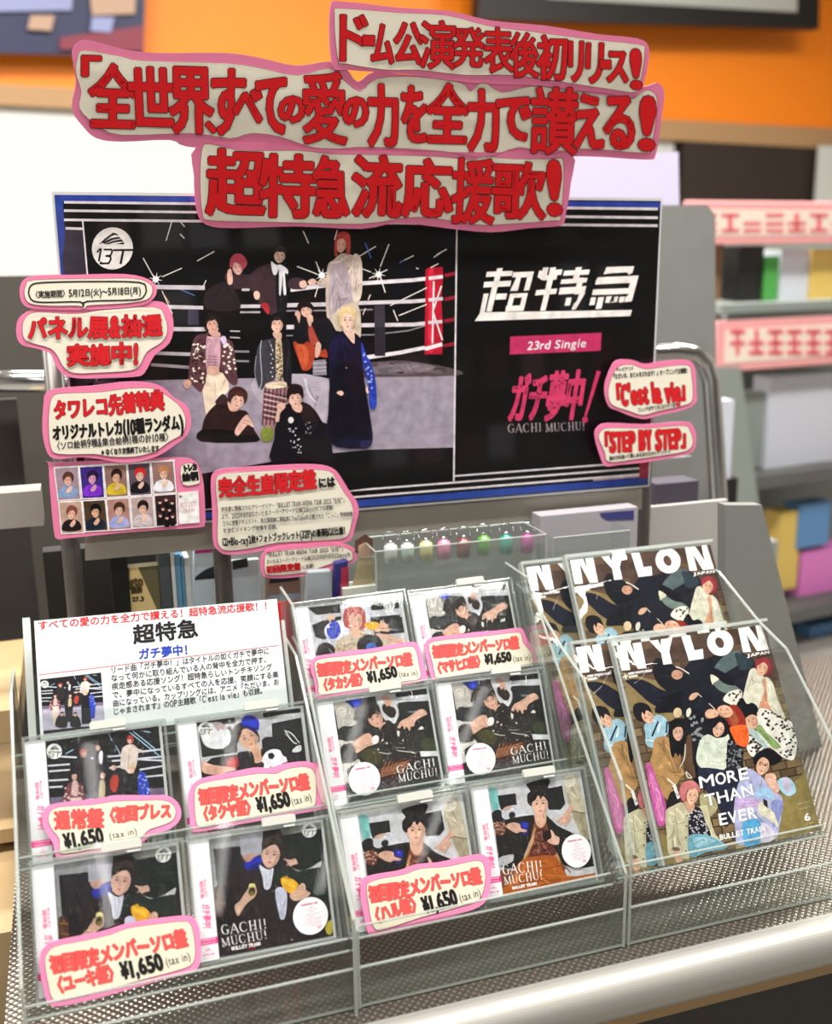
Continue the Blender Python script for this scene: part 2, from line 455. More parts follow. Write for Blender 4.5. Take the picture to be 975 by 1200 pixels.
        if parent is not None: o.parent = parent
        return o

def homography(src, dst):
    A = []; b = []
    for (x, y), (u, v) in zip(src, dst):
        A += [[x, y, 1, 0, 0, 0, -u * x, -u * y], [0, 0, 0, x, y, 1, -v * x, -v * y]]; b += [u, v]
    h = np.linalg.solve(np.array(A, float), np.array(b, float))
    return np.array([[h[0], h[1], h[2]], [h[3], h[4], h[5]], [h[6], h[7], 1.0]])
def clip(P, w, h):
    for ax, lim, sg in ((0, 0, 1), (0, w, -1), (1, 0, 1), (1, h, -1)):
        out = []
        for i in range(len(P)):
            a, b = P[i - 1], P[i]; da, db = (a[ax] - lim) * sg, (b[ax] - lim) * sg
            if (da >= 0) != (db >= 0):
                t = da / (da - db); out.append((a[0] + (b[0] - a[0]) * t, a[1] + (b[1] - a[1]) * t))
            if db >= 0: out.append(b)
        P = out
        if not P: return []
    return P
def sheet(plane, quad):
    """rigid frame of a rectangle seen at four photo points on a plane: 4x4 matrix at its lower left corner, width, height"""
    P = [plane.at(*q) for q in quad]
    ux = (P[1] - P[0]) + (P[2] - P[3]); ux /= np.linalg.norm(ux)
    n = -plane.n; uy = np.cross(n, ux)
    w = (np.linalg.norm(P[1] - P[0]) + np.linalg.norm(P[2] - P[3])) / 2
    h = (np.linalg.norm(P[3] - P[0]) + np.linalg.norm(P[2] - P[1])) / 2
    c = sum(P) / 4; o = c - ux * w / 2 - uy * h / 2
    return Matrix(((ux[0], uy[0], n[0], o[0]), (ux[1], uy[1], n[1], o[1]), (ux[2], uy[2], n[2], o[2]), (0, 0, 0, 1))), w, h

# ------------------------------------------------------------------ cover pictures (flat print)
def cq(x, y, k, P): return [(x + a / k, y + b / k) for a, b in P]

def art_yuki():
    a = Art(cq(210, 940, 4.875, [(162, 208), (800, 125), (890, 752), (240, 895)]), gain=.97).crop(210, 940, 4.875)
    a.p('151416', '140 190 820 100 920 770 220 920', 0)
    a.p('8f9092', '160 210 350 188 352 250 190 262 260 800 235 880', 0)
    a.p('17151a', '205 262 345 248 365 420 320 520 240 560', 0)
    a.p('a2a2ac', '345 188 480 168 476 300 372 306 356 300', 0)
    a.p('86887f', '575 160 800 125 803 160 598 192', 0)
    a.p('141a17', '590 195 800 160 870 560 705 470 600 330', 0)
    a.p('c2c6c4', '640 372 700 392 760 372 812 338 800 384 740 398 690 396')
    a.p('23191c', '215 520 240 440 300 408 380 384 470 372 480 420 496 492 540 494 556 400 590 372 640 372 700 396 830 380 860 560 890 752 240 895 205 640')
    a.p('150f12', '215 520 300 470 330 560 360 650 300 700 240 700')
    a.p('1a2520', '590 372 680 396 800 386 850 560 740 560 700 460 600 430 550 480 545 410')
    a.p('4a2c1c', '200 490 252 500 262 620 232 670 214 600'); a.l('b08038', 4, '205 520 258 524'); a.l('a06c30', 4, '208 575 262 580')
    a.p('b89080', '366 302 440 292 448 322 430 340 388 338'); a.l('83594c', 2, '395 300 402 332')
    a.p('1d2aa6', '375 345 410 335 440 308 478 318 470 366 440 380 412 388 388 380')
    a.p('111a70', '400 372 440 350 470 340 460 372 420 388')
    a.p('cfd0dc', '462 358 490 372 520 384 546 374 540 432 528 490 496 492 484 430')
    a.l('8d8fa4', 3, '500 392 508 486'); a.l('9a9cb0', 3, '528 400 516 480')
    a.p('bfc0d4', '558 498 622 500 622 640 600 668 584 640')
    a.p('241813', '478 270 476 225 500 190 540 168 578 186 598 230 596 300 578 336 566 280 530 248 500 260 484 300')
    a.face(527, 305, 52, 70, 8, 'cfa695')
    a.p('1e1411', '482 268 490 222 530 196 570 216 590 270 576 262 552 244 520 250 500 262')
    for q in ('500 236 540 196 580 226', '494 250 530 214', '520 190 560 196 588 236', '486 246 500 206'): a.l('5a463c', 2.4, q, 1)
    a.p('c69f8d', '598 322 640 330 668 322 680 352 656 358 640 368 630 356 612 366 626 344')
    a.p('e2a822', '588 440 606 426 622 440 646 434 688 466 684 506 650 520 628 510 600 480')
    a.p('f3c53c', '596 440 616 436 668 470 660 486 610 462'); a.p('caa018', '610 424 622 420 632 434 620 440')
    a.p('d2aa95', '640 528 672 502 704 462 726 470 732 500 756 516 738 540 700 556 664 560')
    a.l('9c7462', 2, '668 520 700 512'); a.l('9c7462', 2, '672 538 712 530')
    a.p('caa58e', '324 594 356 560 384 516 402 490 420 468 446 484 452 512 440 540 408 566 378 600 346 652')
    a.e('e3d88e', 424, 476, 20, 15); a.e('3c3418', 424, 508, 20, 26, 10); a.e('8a7a3a', 424, 520, 11, 12)
    a.p('bcae40', '845 700 876 664 884 734 858 746')
    for i, (x, y) in enumerate([(265, 830), (530, 815), (440, 810), (600, 700), (660, 780)]): a.e('8a3430' if i % 2 else 'd8d0d0', x, y, 5, 3)
    a.p('641c1c', '404 820 440 800 452 834 420 850')
    a.serif('f2efec', 'GACHI!', 248, 762, 520, 718, 56); a.serif('f2efec', 'MUCHU!', 252, 832, 524, 776, 50)
    a.t('f6f2f0', 'BULLET TRAIN', 312, 851, 482, 816, 19, bold=1.6)
    a.badge(740, 168, 40)
    return a

def art_masahiro():
    a = Art(cq(505, 780, 5.735, [(130, 125), (715, 48), (830, 690), (240, 775)]), gain=.97).crop(505, 780, 5.735)
    a.p('22211f', '110 110 730 30 850 710 220 800', 0)
    a.p('b4b0a8', '130 125 228 112 268 200 280 280 240 290 200 300 170 300 150 200')
    a.p('8f8b84', '230 112 300 105 310 160 280 190 250 170')
    a.p('c3c4c8', '396 88 520 70 530 100 720 88 728 130 540 138 548 200 530 260 500 292 470 260 440 220 420 160')
    a.p('191a1a', '522 76 712 50 716 86 526 104', 0)
    a.p('191b1b', '540 146 726 132 790 470 700 470 610 380 540 300 545 220', 0)
    a.p('b8b9ba', '548 190 700 206 712 196 690 212 600 204')
    a.p('cdcac2', '150 380 200 370 260 366 300 500 320 520 230 560 250 640 200 640 190 500')
    a.p('26282a', '168 330 172 300 200 278 240 284 290 270 350 290 380 310 384 330 340 350 290 370 240 378 200 374')
    a.p('1f2a6e', '205 116 262 104 320 100 318 150 270 166 232 140'); a.p('2a40c8', '246 112 288 106 300 140 270 158')
    a.p('241b18', '440 150 470 140 500 158 526 190 520 228 494 236 466 214 444 190')
    a.p('c99f8a', '424 98 452 84 488 110 500 150 494 168 480 150 470 164 452 136 440 112')
    a.p('26221f', '186 440 200 404 252 392 290 420 300 480 280 508 204 520')
    a.p('2a2724', '370 320 420 290 462 260 480 250 530 290 560 330 620 340 700 330 800 470 700 468 670 500 820 520 830 690 440 740 420 620 330 540 310 500 330 450 420 410 440 380 420 350')
    a.p('403f22', '310 460 380 430 440 470 430 530 360 520 330 500')
    a.p('39402a', '680 400 770 380 800 460 720 464')
    a.p('d9dadd', '682 462 800 466 806 498 690 498', 0)
    a.p('1b1614', '262 240 278 170 320 128 370 130 404 168 424 210 436 232 400 220 380 260 350 260 330 300 288 250')
    a.face(398, 240, 44, 60, -28, 'd2a48e')
    a.p('1b1614', '300 190 350 168 404 190 424 216 400 206 380 214 366 240 350 230 334 262 318 230')
    for q in ('310 180 360 150 400 190', '300 220 340 170', '340 150 390 160 420 210', '290 200 330 140'): a.l('4e4038', 2.4, q, 1)
    a.p('c79c86', '418 290 450 264 462 270 440 312')
    a.p('211a17', '430 320 462 270 530 300 540 360 500 420 450 400')
    a.p('d4a993', '258 398 300 356 346 332 372 340 384 360 420 372 416 400 380 412 350 420 320 440 284 460 276 420')
    a.e('e8e6e2', 400, 376, 22, 30, 20); a.l('8c6552', 2, '340 350 368 376'); a.l('8c6552', 2, '330 362 362 386')
    a.p('d4a993', '724 216 690 184 640 212 590 244 556 262 538 300 552 308 570 290 580 318 596 298 614 328 624 296 640 300 652 262 700 232')
    a.l('8c6552', 2, '566 270 552 300'); a.l('8c6552', 2, '592 272 588 306'); a.l('8c6552', 2, '614 272 616 312')
    for x, y in ((446, 380), (472, 400), (545, 350), (575, 388), (420, 440), (640, 470), (690, 310)): a.e('e6e2d8', x, y, 6, 6)
    a.p('e6e2d8', '535 324 552 330 548 362 538 350'); a.p('e8e4da', '670 318 690 298 704 318')
    a.l('c4beb2', 5, '424 458 470 470 500 470'); a.l('d0cabc', 5, '540 452 600 462 640 466 660 478'); a.l('b0aaa0', 3, '520 432 590 436')
    a.p('3a2018', '440 570 520 510 620 510 640 560 560 620 450 640')
    for i in range(7): a.l('b87048', 4, [(440 + i * 24, 610 - i * 6), (470 + i * 24, 520 + i * 2)])
    for i in range(5): a.l('c88458', 4, [(440, 590 + i * 12 - 20), (620 - i * 10, 520 + i * 16)])
    a.p('3f3538', '330 760 440 650 560 630 640 700 600 730 420 750')
    a.blots('7f7078', [(430, 650), (620, 640), (600, 730), (420, 748)], 60, 5, 3)
    a.serif('f2efec', 'GACHI', 540, 604, 790, 560, 52); a.serif('f2efec', 'MUCHU!', 552, 660, 802, 622, 50)
    a.badge(184, 190, 34, 'd0ccc4', 'a29c92')
    return a

def art_haru():
    a = Art(cq(540, 890, 4.875, [(140, 150), (675, 90), (775, 665), (258, 783)]), gain=.97).crop(540, 890, 4.875)
    a.p('c6c6ca', '120 130 700 70 800 690 240 800', 0)
    a.p('72b4b0', '150 160 200 170 216 280 180 292')
    a.p('16181a', '206 202 316 192 328 272 232 290 220 262', 0)
    a.p('16181a', '480 172 584 156 604 260 580 292 512 292', 0)
    a.p('cbccd4', '230 300 300 262 346 268 352 310 400 310 430 300 420 330 340 330 290 350 250 345')
    a.p('c2a08c', '240 282 276 264 300 270 262 296')
    a.p('1c1a1e', '172 310 206 286 232 296 236 330 260 350 220 366 190 370'); a.e('1c1a1e', 298, 320, 20, 20)
    a.p('bcb29c', '596 110 660 94 690 200 720 320 745 440 740 468 700 450 664 380 640 320 620 260 600 200')
    a.p('a2987e', '640 300 720 310 740 440 710 450'); a.badge(624, 132, 34, 'd8d4c6', 'b4ac98')
    a.p('1a1716', '200 400 250 350 340 330 420 320 436 330 440 380 380 540 350 620 240 620 220 540')
    a.p('1a1716', '490 320 560 380 640 420 700 460 750 462 770 500 775 600 590 600 530 480 500 420')
    a.p('6a3a2a', '188 362 240 358 266 380 256 430 230 440 204 424'); a.blots('c8a890', [(190, 362), (260, 370), (250, 436), (206, 424)], 24, 6, 2)
    a.p('20206e', '330 370 372 356 398 372 390 430 362 436 350 412'); a.p('2b34b4', '360 364 392 372 386 396 366 388')
    a.p('cfa690', '262 384 300 362 344 372 352 396 388 408 378 420 350 416 330 426 290 408')
    a.p('1c120e', '226 580 310 548 314 596 232 616'); a.p('b8b8bc', '222 572 306 548 314 572 300 594 232 616')
    a.p('7a4526', '434 340 470 360 494 340 530 480 590 590 640 680 762 640 775 665 258 783 240 640 340 640 370 590 400 520')
    a.p('b98a5e', '432 390 440 440 400 540 372 590 362 592 400 500'); a.p('b98a5e', '508 470 560 530 586 590 574 586 530 530')
    a.p('5e2c20', '440 400 500 400 530 480 560 540 500 560 410 556 430 470')
    a.blots('8a5a4a', [(440, 400), (500, 410), (540, 540), (420, 545)], 50, 8, 5); a.blots('3a1814', [(440, 400), (500, 410), (540, 540), (420, 545)], 40, 7, 6)
    a.p('a4561c', '300 700 340 600 420 560 560 556 620 660 770 640 775 665 258 783')
    a.l('7a3c14', 5, '480 630 600 600 640 640'); a.l('7a3c14', 5, '470 720 620 690 760 660'); a.l('c87832', 4, '500 660 640 664'); a.l('7a3c14', 5, '390 600 500 590')
    a.p('d0a68e', '430 310 490 306 496 360 470 395 440 370')
    a.p('120f10', '378 140 440 120 500 112 516 130 506 160 500 220 512 262 490 250 480 212 440 200 420 240 410 268 388 246 386 200 402 180')
    a.face(460, 262, 46, 66, -4, 'd8ae98')
    a.p('120f10', '408 240 416 196 450 184 492 200 506 246 490 226 476 212 462 230 448 206 430 236')
    for q in ('420 200 440 160', '460 180 490 190 500 230', '400 160 420 130 460 124', '470 130 500 160'): a.l('4a4240', 2.4, q, 1)
    a.p('cca28c', '640 260 700 250 716 300 650 300 620 320 640 330 606 388 594 366 576 382 574 360 552 358 590 326')
    a.p('bcb29c', '640 262 690 236 720 270 716 310 660 300')
    a.p('1c1614', '486 420 520 400 530 440 500 468 480 450'); a.p('d6ae98', '522 404 540 420 548 436 574 452 566 488 530 486 506 468 530 448')
    a.serif('f2efec', 'GACHI!', 250, 668, 486, 634, 58); a.serif('f2efec', 'MUCHU!', 262, 724, 488, 682, 46)
    a.t('f6f2f0', 'BULLET TRAIN', 312, 748, 452, 716, 15, bold=1.4)
    return a

def art_takuya():
    a = Art(cq(200, 810, 4.875, [(145, 178), (742, 95), (823, 718), (215, 822)]), gain=.97).crop(200, 810, 4.875)
    a.p('b8b9bd', '120 150 780 70 860 740 200 850', 0)
    a.p('171818', '146 180 365 148 372 180 160 212', 0); a.p('171818', '522 120 730 92 742 104 742 122 640 132 532 152', 0)
    a.p('171818', '160 225 345 200 384 330 378 350 180 378', 0); a.p('17191a', '578 184 745 150 776 400 700 400 640 350 580 260', 0)
    a.p('d9dade', '166 216 200 182 240 180 300 190 342 240 338 290 300 326 240 328 196 308 176 270')
    a.p('b4a0a0', '236 180 280 176 322 206 312 222 284 214 272 230 252 204')
    a.p('191818', '180 430 380 360 440 340 520 330 600 270 640 320 760 400 830 720 220 820')
    a.p('17181a', '520 280 590 262 640 300 700 380 780 420 800 560 640 520 560 420')
    a.p('241b17', '346 240 366 200 400 180 460 200 500 240 508 280 496 290 470 230 430 212 404 224 392 268 384 300 352 280')
    a.face(446, 268, 56, 66, -22, 'd3a88f')
    a.p('241b17', '360 236 392 192 440 186 494 226 500 258 474 234 440 214 410 220 396 262 376 268')
    a.p('cb9e84', '448 340 490 318 510 300 516 350 522 400 480 410 470 380')
    a.p('1d2fb8', '404 168 424 140 452 136 494 156 506 186 500 222 470 228 436 208 412 200'); a.p('10186c', '420 190 460 200 496 216 470 228 430 206')
    a.p('232022', '380 360 420 344 466 350 480 420 440 446 390 440')
    a.p('b4262a', '316 410 340 380 372 374 388 396 382 430 350 444 320 436')
    a.p('cba28c', '178 404 240 420 320 430 370 440 372 452 330 460 280 476 220 474 180 458')
    a.e('e6e6ea', 594, 402, 72, 72); a.p('17181a', '556 356 580 350 596 368 582 390 560 384', 0); a.p('17181a', '628 340 650 350 660 378 640 366', 0)
    a.p('17181a', '570 430 596 440 600 470 570 476 552 456', 0); a.p('17181a', '640 410 664 404 660 440 636 446', 0); a.p('17181a', '526 400 536 420 530 436 522 420', 0)
    a.l('f0f0f0', 5, '656 226 668 250 700 290 722 300', 1); a.l('e0e4e4', 5, '648 224 690 240 720 276 736 296', 1)
    a.p('dadadc', '700 330 740 306 746 340 700 350')
    a.badge(200, 215, 42)
    return a

def art_takashi():
    a = Art(cq(335, 680, 5.735, [(155, 180), (768, 100), (864, 720), (241, 818)]), gain=.97).crop(335, 680, 5.735)
    a.p('b9bbc0', '130 160 800 80 900 740 220 830', 0)
    a.p('191b1b', '156 182 366 160 374 216 210 232 170 200', 0); a.p('191b1b', '570 128 760 104 768 186 580 202', 0)
    a.p('191b1b', '570 250 780 226 800 350 600 372', 0); a.p('191b1b', '180 300 300 250 380 240 350 330 260 400 200 380', 0)
    a.p('c8cad4', '376 160 560 140 572 250 560 380 500 420 400 380', 0)
    a.p('1c1b1c', '204 490 220 440 270 416 320 440 340 480 300 500 210 506')
    a.p('d7dbe8', '262 330 290 290 360 268 410 290 420 340 380 380 320 396 272 376')
    a.p('2a3cb4', '276 340 300 292 340 270 366 310 368 360 330 392 290 384')
    a.p('cca890', '260 270 300 228 332 240 330 264 310 262 304 284 284 262')
    a.p('bdae96', '330 480 350 410 410 370 460 350 520 350 560 360 600 366 680 360 800 400 830 430 720 470 480 500 340 500')
    a.blots('a08f74', [(340, 400), (460, 360), (480, 480), (340, 490)], 40, 8, 3)
    a.p('cfa890', '430 330 520 330 524 352 480 380 440 366')
    a.p('a8504a', '388 250 400 198 440 172 490 172 530 204 540 260 536 310 510 330 420 320 396 300')
    a.face(472, 272, 44, 66, 4, 'd9ae9a')
    a.p('b05a52', '400 280 410 210 460 184 516 206 532 276 512 240 486 222 470 240 450 220 430 244 424 300')
    a.p('e4ac30', '530 296 556 282 600 278 628 290 630 326 590 334 550 324')
    a.p('d0a890', '610 330 660 320 700 330 690 346 640 340 606 350 600 330 630 300 640 268 670 284 692 316')
    a.e('1b1b1d', 566, 436, 88, 74, -8); a.e('4468b4', 576, 446, 36, 28); a.e('1b1b1d', 576, 446, 5, 5)
    a.p('c8a28e', '604 360 640 356 720 376 780 396 816 420 780 428 700 404 640 388')
    a.badge(700, 160, 40)
    return a

# the nine performers by a boxing ring: cover of the regular edition
def art_group(full=False):
    a = Art(cq(20, 820, 4.875, [(160, 238), (806, 150), (872, 802), (213, 912)]), gain=1.0).crop(20, 820, 4.875)
    a.p('0d0d10', '140 220 840 130 900 830 190 930', 0)
    for P in ('175 320 340 330', '175 378 300 368', '180 410 300 400', '180 462 290 456', '470 330 600 318', '680 300 830 282', '540 350 830 325', '680 340 836 348', '470 400 640 372', '700 400 836 378', '740 440 840 430', '180 500 260 496', '380 330 480 340', '330 380 420 386'):
        a.l('c9ccd6', 10, P)
    for P in ('640 185 850 350', '660 180 800 290', '520 190 540 236', '275 310 320 284', '720 180 760 186', '560 260 600 330'): a.l('9cc4dc', 5, P)
    a.p('a8a2b6', '190 560 860 500 872 802 213 912', 0); a.p('6b6078', '190 560 860 500 864 540 190 600', 0)
    # back row
    a.p('231c20', '330 480 340 330 380 318 420 330 420 480'); a.face(378, 306, 18, 24, -8, 'c89a8c'); a.p('a83e42', '352 306 362 284 396 284 404 300 380 294')
    a.p('1a1a20', '440 480 440 310 490 296 520 340 520 430'); a.p('e2e2ea', '470 296 488 300 484 366 466 350'); a.face(460, 272, 15, 21, 0, 'd0a898'); a.p('231c1c', '444 268 450 250 474 254 474 270 460 258')
    a.p('d0c0b8', '590 380 596 290 620 262 660 256 690 290 680 380 650 420 610 410'); a.l('9c8c86', 4, '640 280 632 400'); a.l('e4d6ce', 8, '680 280 722 296'); a.face(642, 232, 15, 20, 0, 'd0a494'); a.p('a4302c', '624 236 630 206 654 204 664 230 656 250 650 226 634 226')
    # middle row
    a.p('1b1a1e', '520 540 530 430 560 400 620 400 640 470 600 540'); a.face(552, 385, 14, 19, 10, 'd0a494'); a.p('1b1414', '536 376 546 362 568 366 572 384 556 374'); a.p('a8382a', '540 440 570 430 580 470 560 530 530 500')
    a.p('121218', '612 540 620 460 650 430 690 430 710 560 616 600'); a.p('2238a8', '690 430 730 420 760 530 740 600 700 560'); a.blots('a8b8ec', [(690, 430), (730, 420), (760, 530), (720, 560)], 26, 6, 4)
    a.face(656, 396, 17, 25, 0, 'd8b09c'); a.p('cdbb94', '638 392 642 366 668 364 676 390 664 376 648 378')
    a.p('6a3a40', '268 600 280 500 310 470 350 470 380 520 386 600'); a.blots('d8c4bc', [(275, 500), (370, 480), (386, 600), (268, 600)], 30, 7, 9)
    a.p('c8aaa8', '312 540 316 470 344 468 346 546'); a.face(326, 440, 15, 21, 0, 'd0a494'); a.p('141012', '308 436 314 416 340 414 346 444 338 426 316 428')
    a.p('23222a', '430 560 440 470 470 450 510 460 530 560'); a.p('b8a888', '472 470 500 466 500 560 470 560'); a.face(488, 432, 15, 21, 0, 'd4a898'); a.p('151012', '470 430 476 408 500 406 506 430 494 416 480 420')
    # lower row and legs
    a.p('c9b8ae', '300 640 306 560 370 556 372 640 360 780 310 790', 0); a.p('1a1a20', '430 560 520 560 520 740 450 750', 0); a.p('12121a', '610 560 720 560 720 760 620 770', 0); a.p('2238a8', '700 540 760 540 756 690 716 700', 0)
    a.p('1c1718', '340 800 350 700 390 660 450 690 460 810'); a.face(405, 656, 17, 24, 8, 'd0a494'); a.p('341c1a', '386 652 392 628 420 628 426 650 408 640')
    a.p('15151a', '500 800 510 700 540 660 590 690 610 800'); a.face(548, 656, 17, 24, -6, 'd4a898'); a.p('1e1214', '528 652 534 628 562 628 568 650 550 640')
    a.p('0e0e14', '200 860 870 770 880 830 200 930', 0)
    a.t('f0eef0', 'ガチ夢中!', 700, 830, 850, 806, 46, bold=2, shear=.2)
    a.badge(210, 295, 44)
    return a

def art_mag():
    a = Art([(716, 757.4), (893, 732.6), (964.3, 971.5), (785.5, 1012.8)], gain=.88)
    a.p('4e3c33', '700 740 910 715 990 985 770 1030', 0)
    # brick wall and paving of the cover photograph
    a.crop(0, 0, 1)
    def uv(u, v):
        A = np.array(a.quad, float); t = A[0] + (A[1] - A[0]) * u; b = A[3] + (A[2] - A[3]) * u; q = t + (b - t) * v
        return tuple(q)
    rr = random.Random(3)
    for j in range(26):
        for i in range(11):
            u0 = (i + (j % 2) * .5 - .5) / 10; v0 = j / 26
            c = rr.choice(['5c463a', '4a3930', '66503e', '54423a']) if v0 < .3 else rr.choice(['6d5a42', '7b6848', '5f4d38', '846f4c'])
            a._add(c, [[uv(u0, v0), uv(u0 + .092, v0), uv(u0 + .092, v0 + .034), uv(u0, v0 + .034)]])
    a._add('8d7a50', [[uv(0, .12), uv(.26, .2), uv(.3, .36), uv(.2, .42), uv(0, .3)]])
    a._add('93834f', [[uv(.68, .86), uv(1, .72), uv(1, 1), uv(.7, 1)]]); a._add('a39463', [[uv(.52, .78), uv(.68, .82), uv(.66, 1), uv(.45, 1)]])
    a._add('8a7a48', [[uv(0, .86), uv(.2, .92), uv(.2, 1), uv(0, 1)]])
    a.crop(710, 740, 7.5)
    # dark legs, jackets of the lying performers
    a.p('191c2c', '145 440 230 425 320 440 400 480 470 520 560 545 600 600 560 650 480 680 380 640 280 560 190 480')
    a.p('171a22', '400 260 450 240 560 300 720 400 850 280 960 240 975 700 700 700 640 620 500 520 420 440 390 350')
    a.p('10131c', '480 600 720 520 975 640 975 760 820 800 700 740 560 720 420 720')
    a.crop(800, 760, 6.5)
    a.p('1a1e28', '0 150 130 90 250 60 400 30 520 90 540 160 470 260 450 420 400 440 240 460 120 520 0 520')
    a.p('56686a', '225 150 300 60 390 20 440 60 420 120 330 180 300 200 250 190'); a.p('2d3c44', '380 40 460 60 520 110 500 160 420 170 400 120')
    a.p('6e7f78', '220 270 260 250 350 270 430 320 450 350 400 340 330 350 260 320')
    a.p('10131c', '200 150 300 190 380 260 380 290 300 270 220 200'); a.p('e0dfc8', '196 204 262 240 226 266 212 282')
    a.p('eceada', '300 400 340 340 420 320 444 360 430 430 380 440'); a.blots('23251f', [(340, 345), (440, 330), (430, 440), (330, 420)], 26, 9, 1)
    a.crop(730, 840, 6.964); a.p('15161d', '340 60 560 10 900 60 975 240 975 560 800 620 620 560 560 420 500 200 400 120')
    a.crop(710, 740, 7.5)
    a.e('c79a7e', 604, 388, 50, 42, 10); a.l('e8e0dc', 10, '590 318 640 335 712 380', 1); a.l('3a2a26', 5, '580 395 600 400'); a.l('3a2a26', 5, '625 392 640 386')
    a.p('d6ae92', '716 600 740 556 790 545 800 560 770 600 740 612'); a.l('e4e2da', 6, '800 560 830 585'); a.l('e4e2da', 6, '895 640 950 690')
    a.p('d6ae92', '865 720 900 690 950 700 960 740 900 776 870 760')
    a.e('d8c49c', 620, 722, 38, 44); a.p('e2e0d0', '700 700 730 680 740 720 720 760 700 750')
    # performer in pale blue at the left edge
    a.p('9cc4d4', '330 830 440 740 530 790 540 900 480 960 420 1030 350 1000 340 900'); a.l('1c2433', 16, '450 800 400 930'); a.l('1c2433', 14, '530 800 525 900'); a.l('e8f0f0', 9, '350 960 440 975'); a.l('e8f0f0', 10, '470 810 450 900')
    a.p('14141c', '222 700 232 650 290 632 350 650 380 690 390 730 340 700 310 720 320 790 280 790 240 750')
    a.face(356, 760, 46, 66, -42, 'e0b498'); a.p('14141c', '300 650 350 660 384 720 340 700 330 740 310 720')
    a.crop(730, 840, 6.964)
    # long black hair, camel coat
    a.p('b08a58', '250 200 300 170 370 180 420 330 450 400 520 460 480 500 430 600 380 680 300 590 250 470 220 400 240 300')
    a.l('7d5f38', 4, '300 240 400 380 430 480 520 500'); a.l('7d5f38', 4, '250 470 340 500 380 560')
    a.p('5e4634', '520 170 560 180 590 420 600 500 540 480 500 440 510 300'); a.l('dcd6c6', 8, '508 230 505 340 470 420', 1); a.l('e8e2d6', 7, '520 450 570 500 540 500 520 460', 1)
    a.p('0f1016', '365 100 380 50 430 20 480 60 500 140 505 230 490 320 440 340 400 330 380 240')
    a.face(444, 140, 42, 64, -6, 'd9ae98'); a.p('0f1016', '385 110 400 62 450 50 492 100 470 92 430 92 410 110')
    a.p('97714a', '415 350 430 300 450 330 470 310 475 400 440 400')
    # man in pale hoodie
    a.p('1d1d24', '560 60 680 80 640 200 600 260 580 400 560 200'); a.blots('8a8e92', [(540, 0), (660, 20), (640, 220), (580, 260)], 30, 16, 2)
    a.p('d3dccb', '630 200 690 150 760 180 830 170 860 150 870 240 850 420 760 440 640 420 600 340')
    a.l('aeb8a6', 4, '740 200 800 260 850 250'); a.l('b6c0ae', 4, '660 220 640 340')
    a.p('16161c', '690 70 720 20 780 10 840 40 856 110 830 90 790 50 750 60 720 110 700 110'); a.face(776, 112, 46, 62, 14, 'e2b89c')
    a.p('16161c', '714 84 740 28 800 20 840 66 800 50 770 60 740 96')
    a.p('24283c', '620 440 700 420 850 440 900 420 975 460 975 700 860 900 780 700 650 560')
    a.p('26262e', '855 200 900 210 975 240 975 420 860 430 850 340'); a.blots('7c8284', [(860, 200), (975, 240), (975, 420), (850, 420)], 40, 18, 6); a.blots('16161c', [(860, 200), (975, 240), (975, 420), (850, 420)], 30, 15, 8)
    # pink scarf, striped trousers
    a.p('c05a9c', '190 400 230 390 300 560 360 700 370 860 310 890 260 740 210 520'); a.p('dc84bc', '220 480 260 500 340 720 350 840 320 840 280 700')
    a.p('1d1b20', '400 620 460 620 480 700 380 760 370 720'); a.l('e8e0d0', 14, '370 510 430 560'); a.l('f0ece8', 26, '425 560 470 670'); a.blots('222026', [(410, 560), (450, 560), (480, 670), (440, 680)], 14, 7, 3)
    # pink haired man, khaki shirt jacket, blue jeans
    a.p('a8a27a', '640 640 740 640 790 740 720 820 660 760'); a.p('c7c2a0', '700 720 720 800 780 960 880 1060 760 1010 700 940 650 860 600 760')
    a.p('c3bfa0', '365 780 420 730 500 700 560 760 580 860 560 980 570 1150 470 1130 400 1110 380 960')
    a.l('8a8768', 4, '430 850 470 876 530 858'); a.l('8f8c6e', 4, '440 760 460 900 480 1100')
    for y in (808, 892, 982, 1090): a.e('2b2a22', 540, y, 7, 7)
    a.p('212129', '560 780 640 740 690 850 740 960 700 980 600 960 560 980')
    a.blots('b9bbc2', [(560, 780), (640, 740), (690, 850), (740, 960), (560, 975)], 90, 9, 4)
    a.p('6fa6b8', '560 970 700 960 800 1000 880 1060 700 1100 580 1140'); a.p('93c0cc', '600 990 700 980 780 1010 700 1040 620 1060'); a.l('3f7488', 4, '600 1040 660 1000 700 1004')
    a.p('d2a88a', '440 1090 480 1080 520 1160 470 1184'); a.e('6a5a4a', 460, 1075, 34, 16, 8)
    a.p('c99c84', '510 700 560 690 600 720 580 780 540 760')
    a.p('c26c6e', '470 610 484 560 530 528 590 530 630 580 636 620 590 590 560 610 530 600 520 690 490 680')
    a.face(578, 650, 48, 70, 8, 'e0b498'); a.p('c8787a', '480 600 500 546 560 524 620 556 640 610 600 580 570 596 540 590 526 640 520 620 500 640')
    a.crop(800, 760, 6.5)
    # red haired man in ivory shirt
    a.p('dcdac6', '500 170 540 160 600 220 640 230 680 280 720 400 780 540 700 500 650 470 560 460 450 420 460 330 480 240')
    a.l('a8a690', 5, '510 240 480 330'); a.l('a8a690', 5, '700 300 740 440'); a.p('d49a78', '600 240 622 240 640 400 664 470 580 468 590 400 612 340')
    a.p('8e2c34', '536 130 552 92 600 76 650 100 668 160 640 210 560 190'); a.face(592, 160, 42, 58, 8, 'e4b698'); a.p('9c3440', '540 140 560 90 620 80 662 130 650 190 630 140 600 110 570 130')
    # cow print trousers and shirt
    a.p('e8e6dc', '560 480 640 470 740 540 830 570 870 700 850 850 760 830 700 780 640 760 540 830 490 770 470 640 560 640')
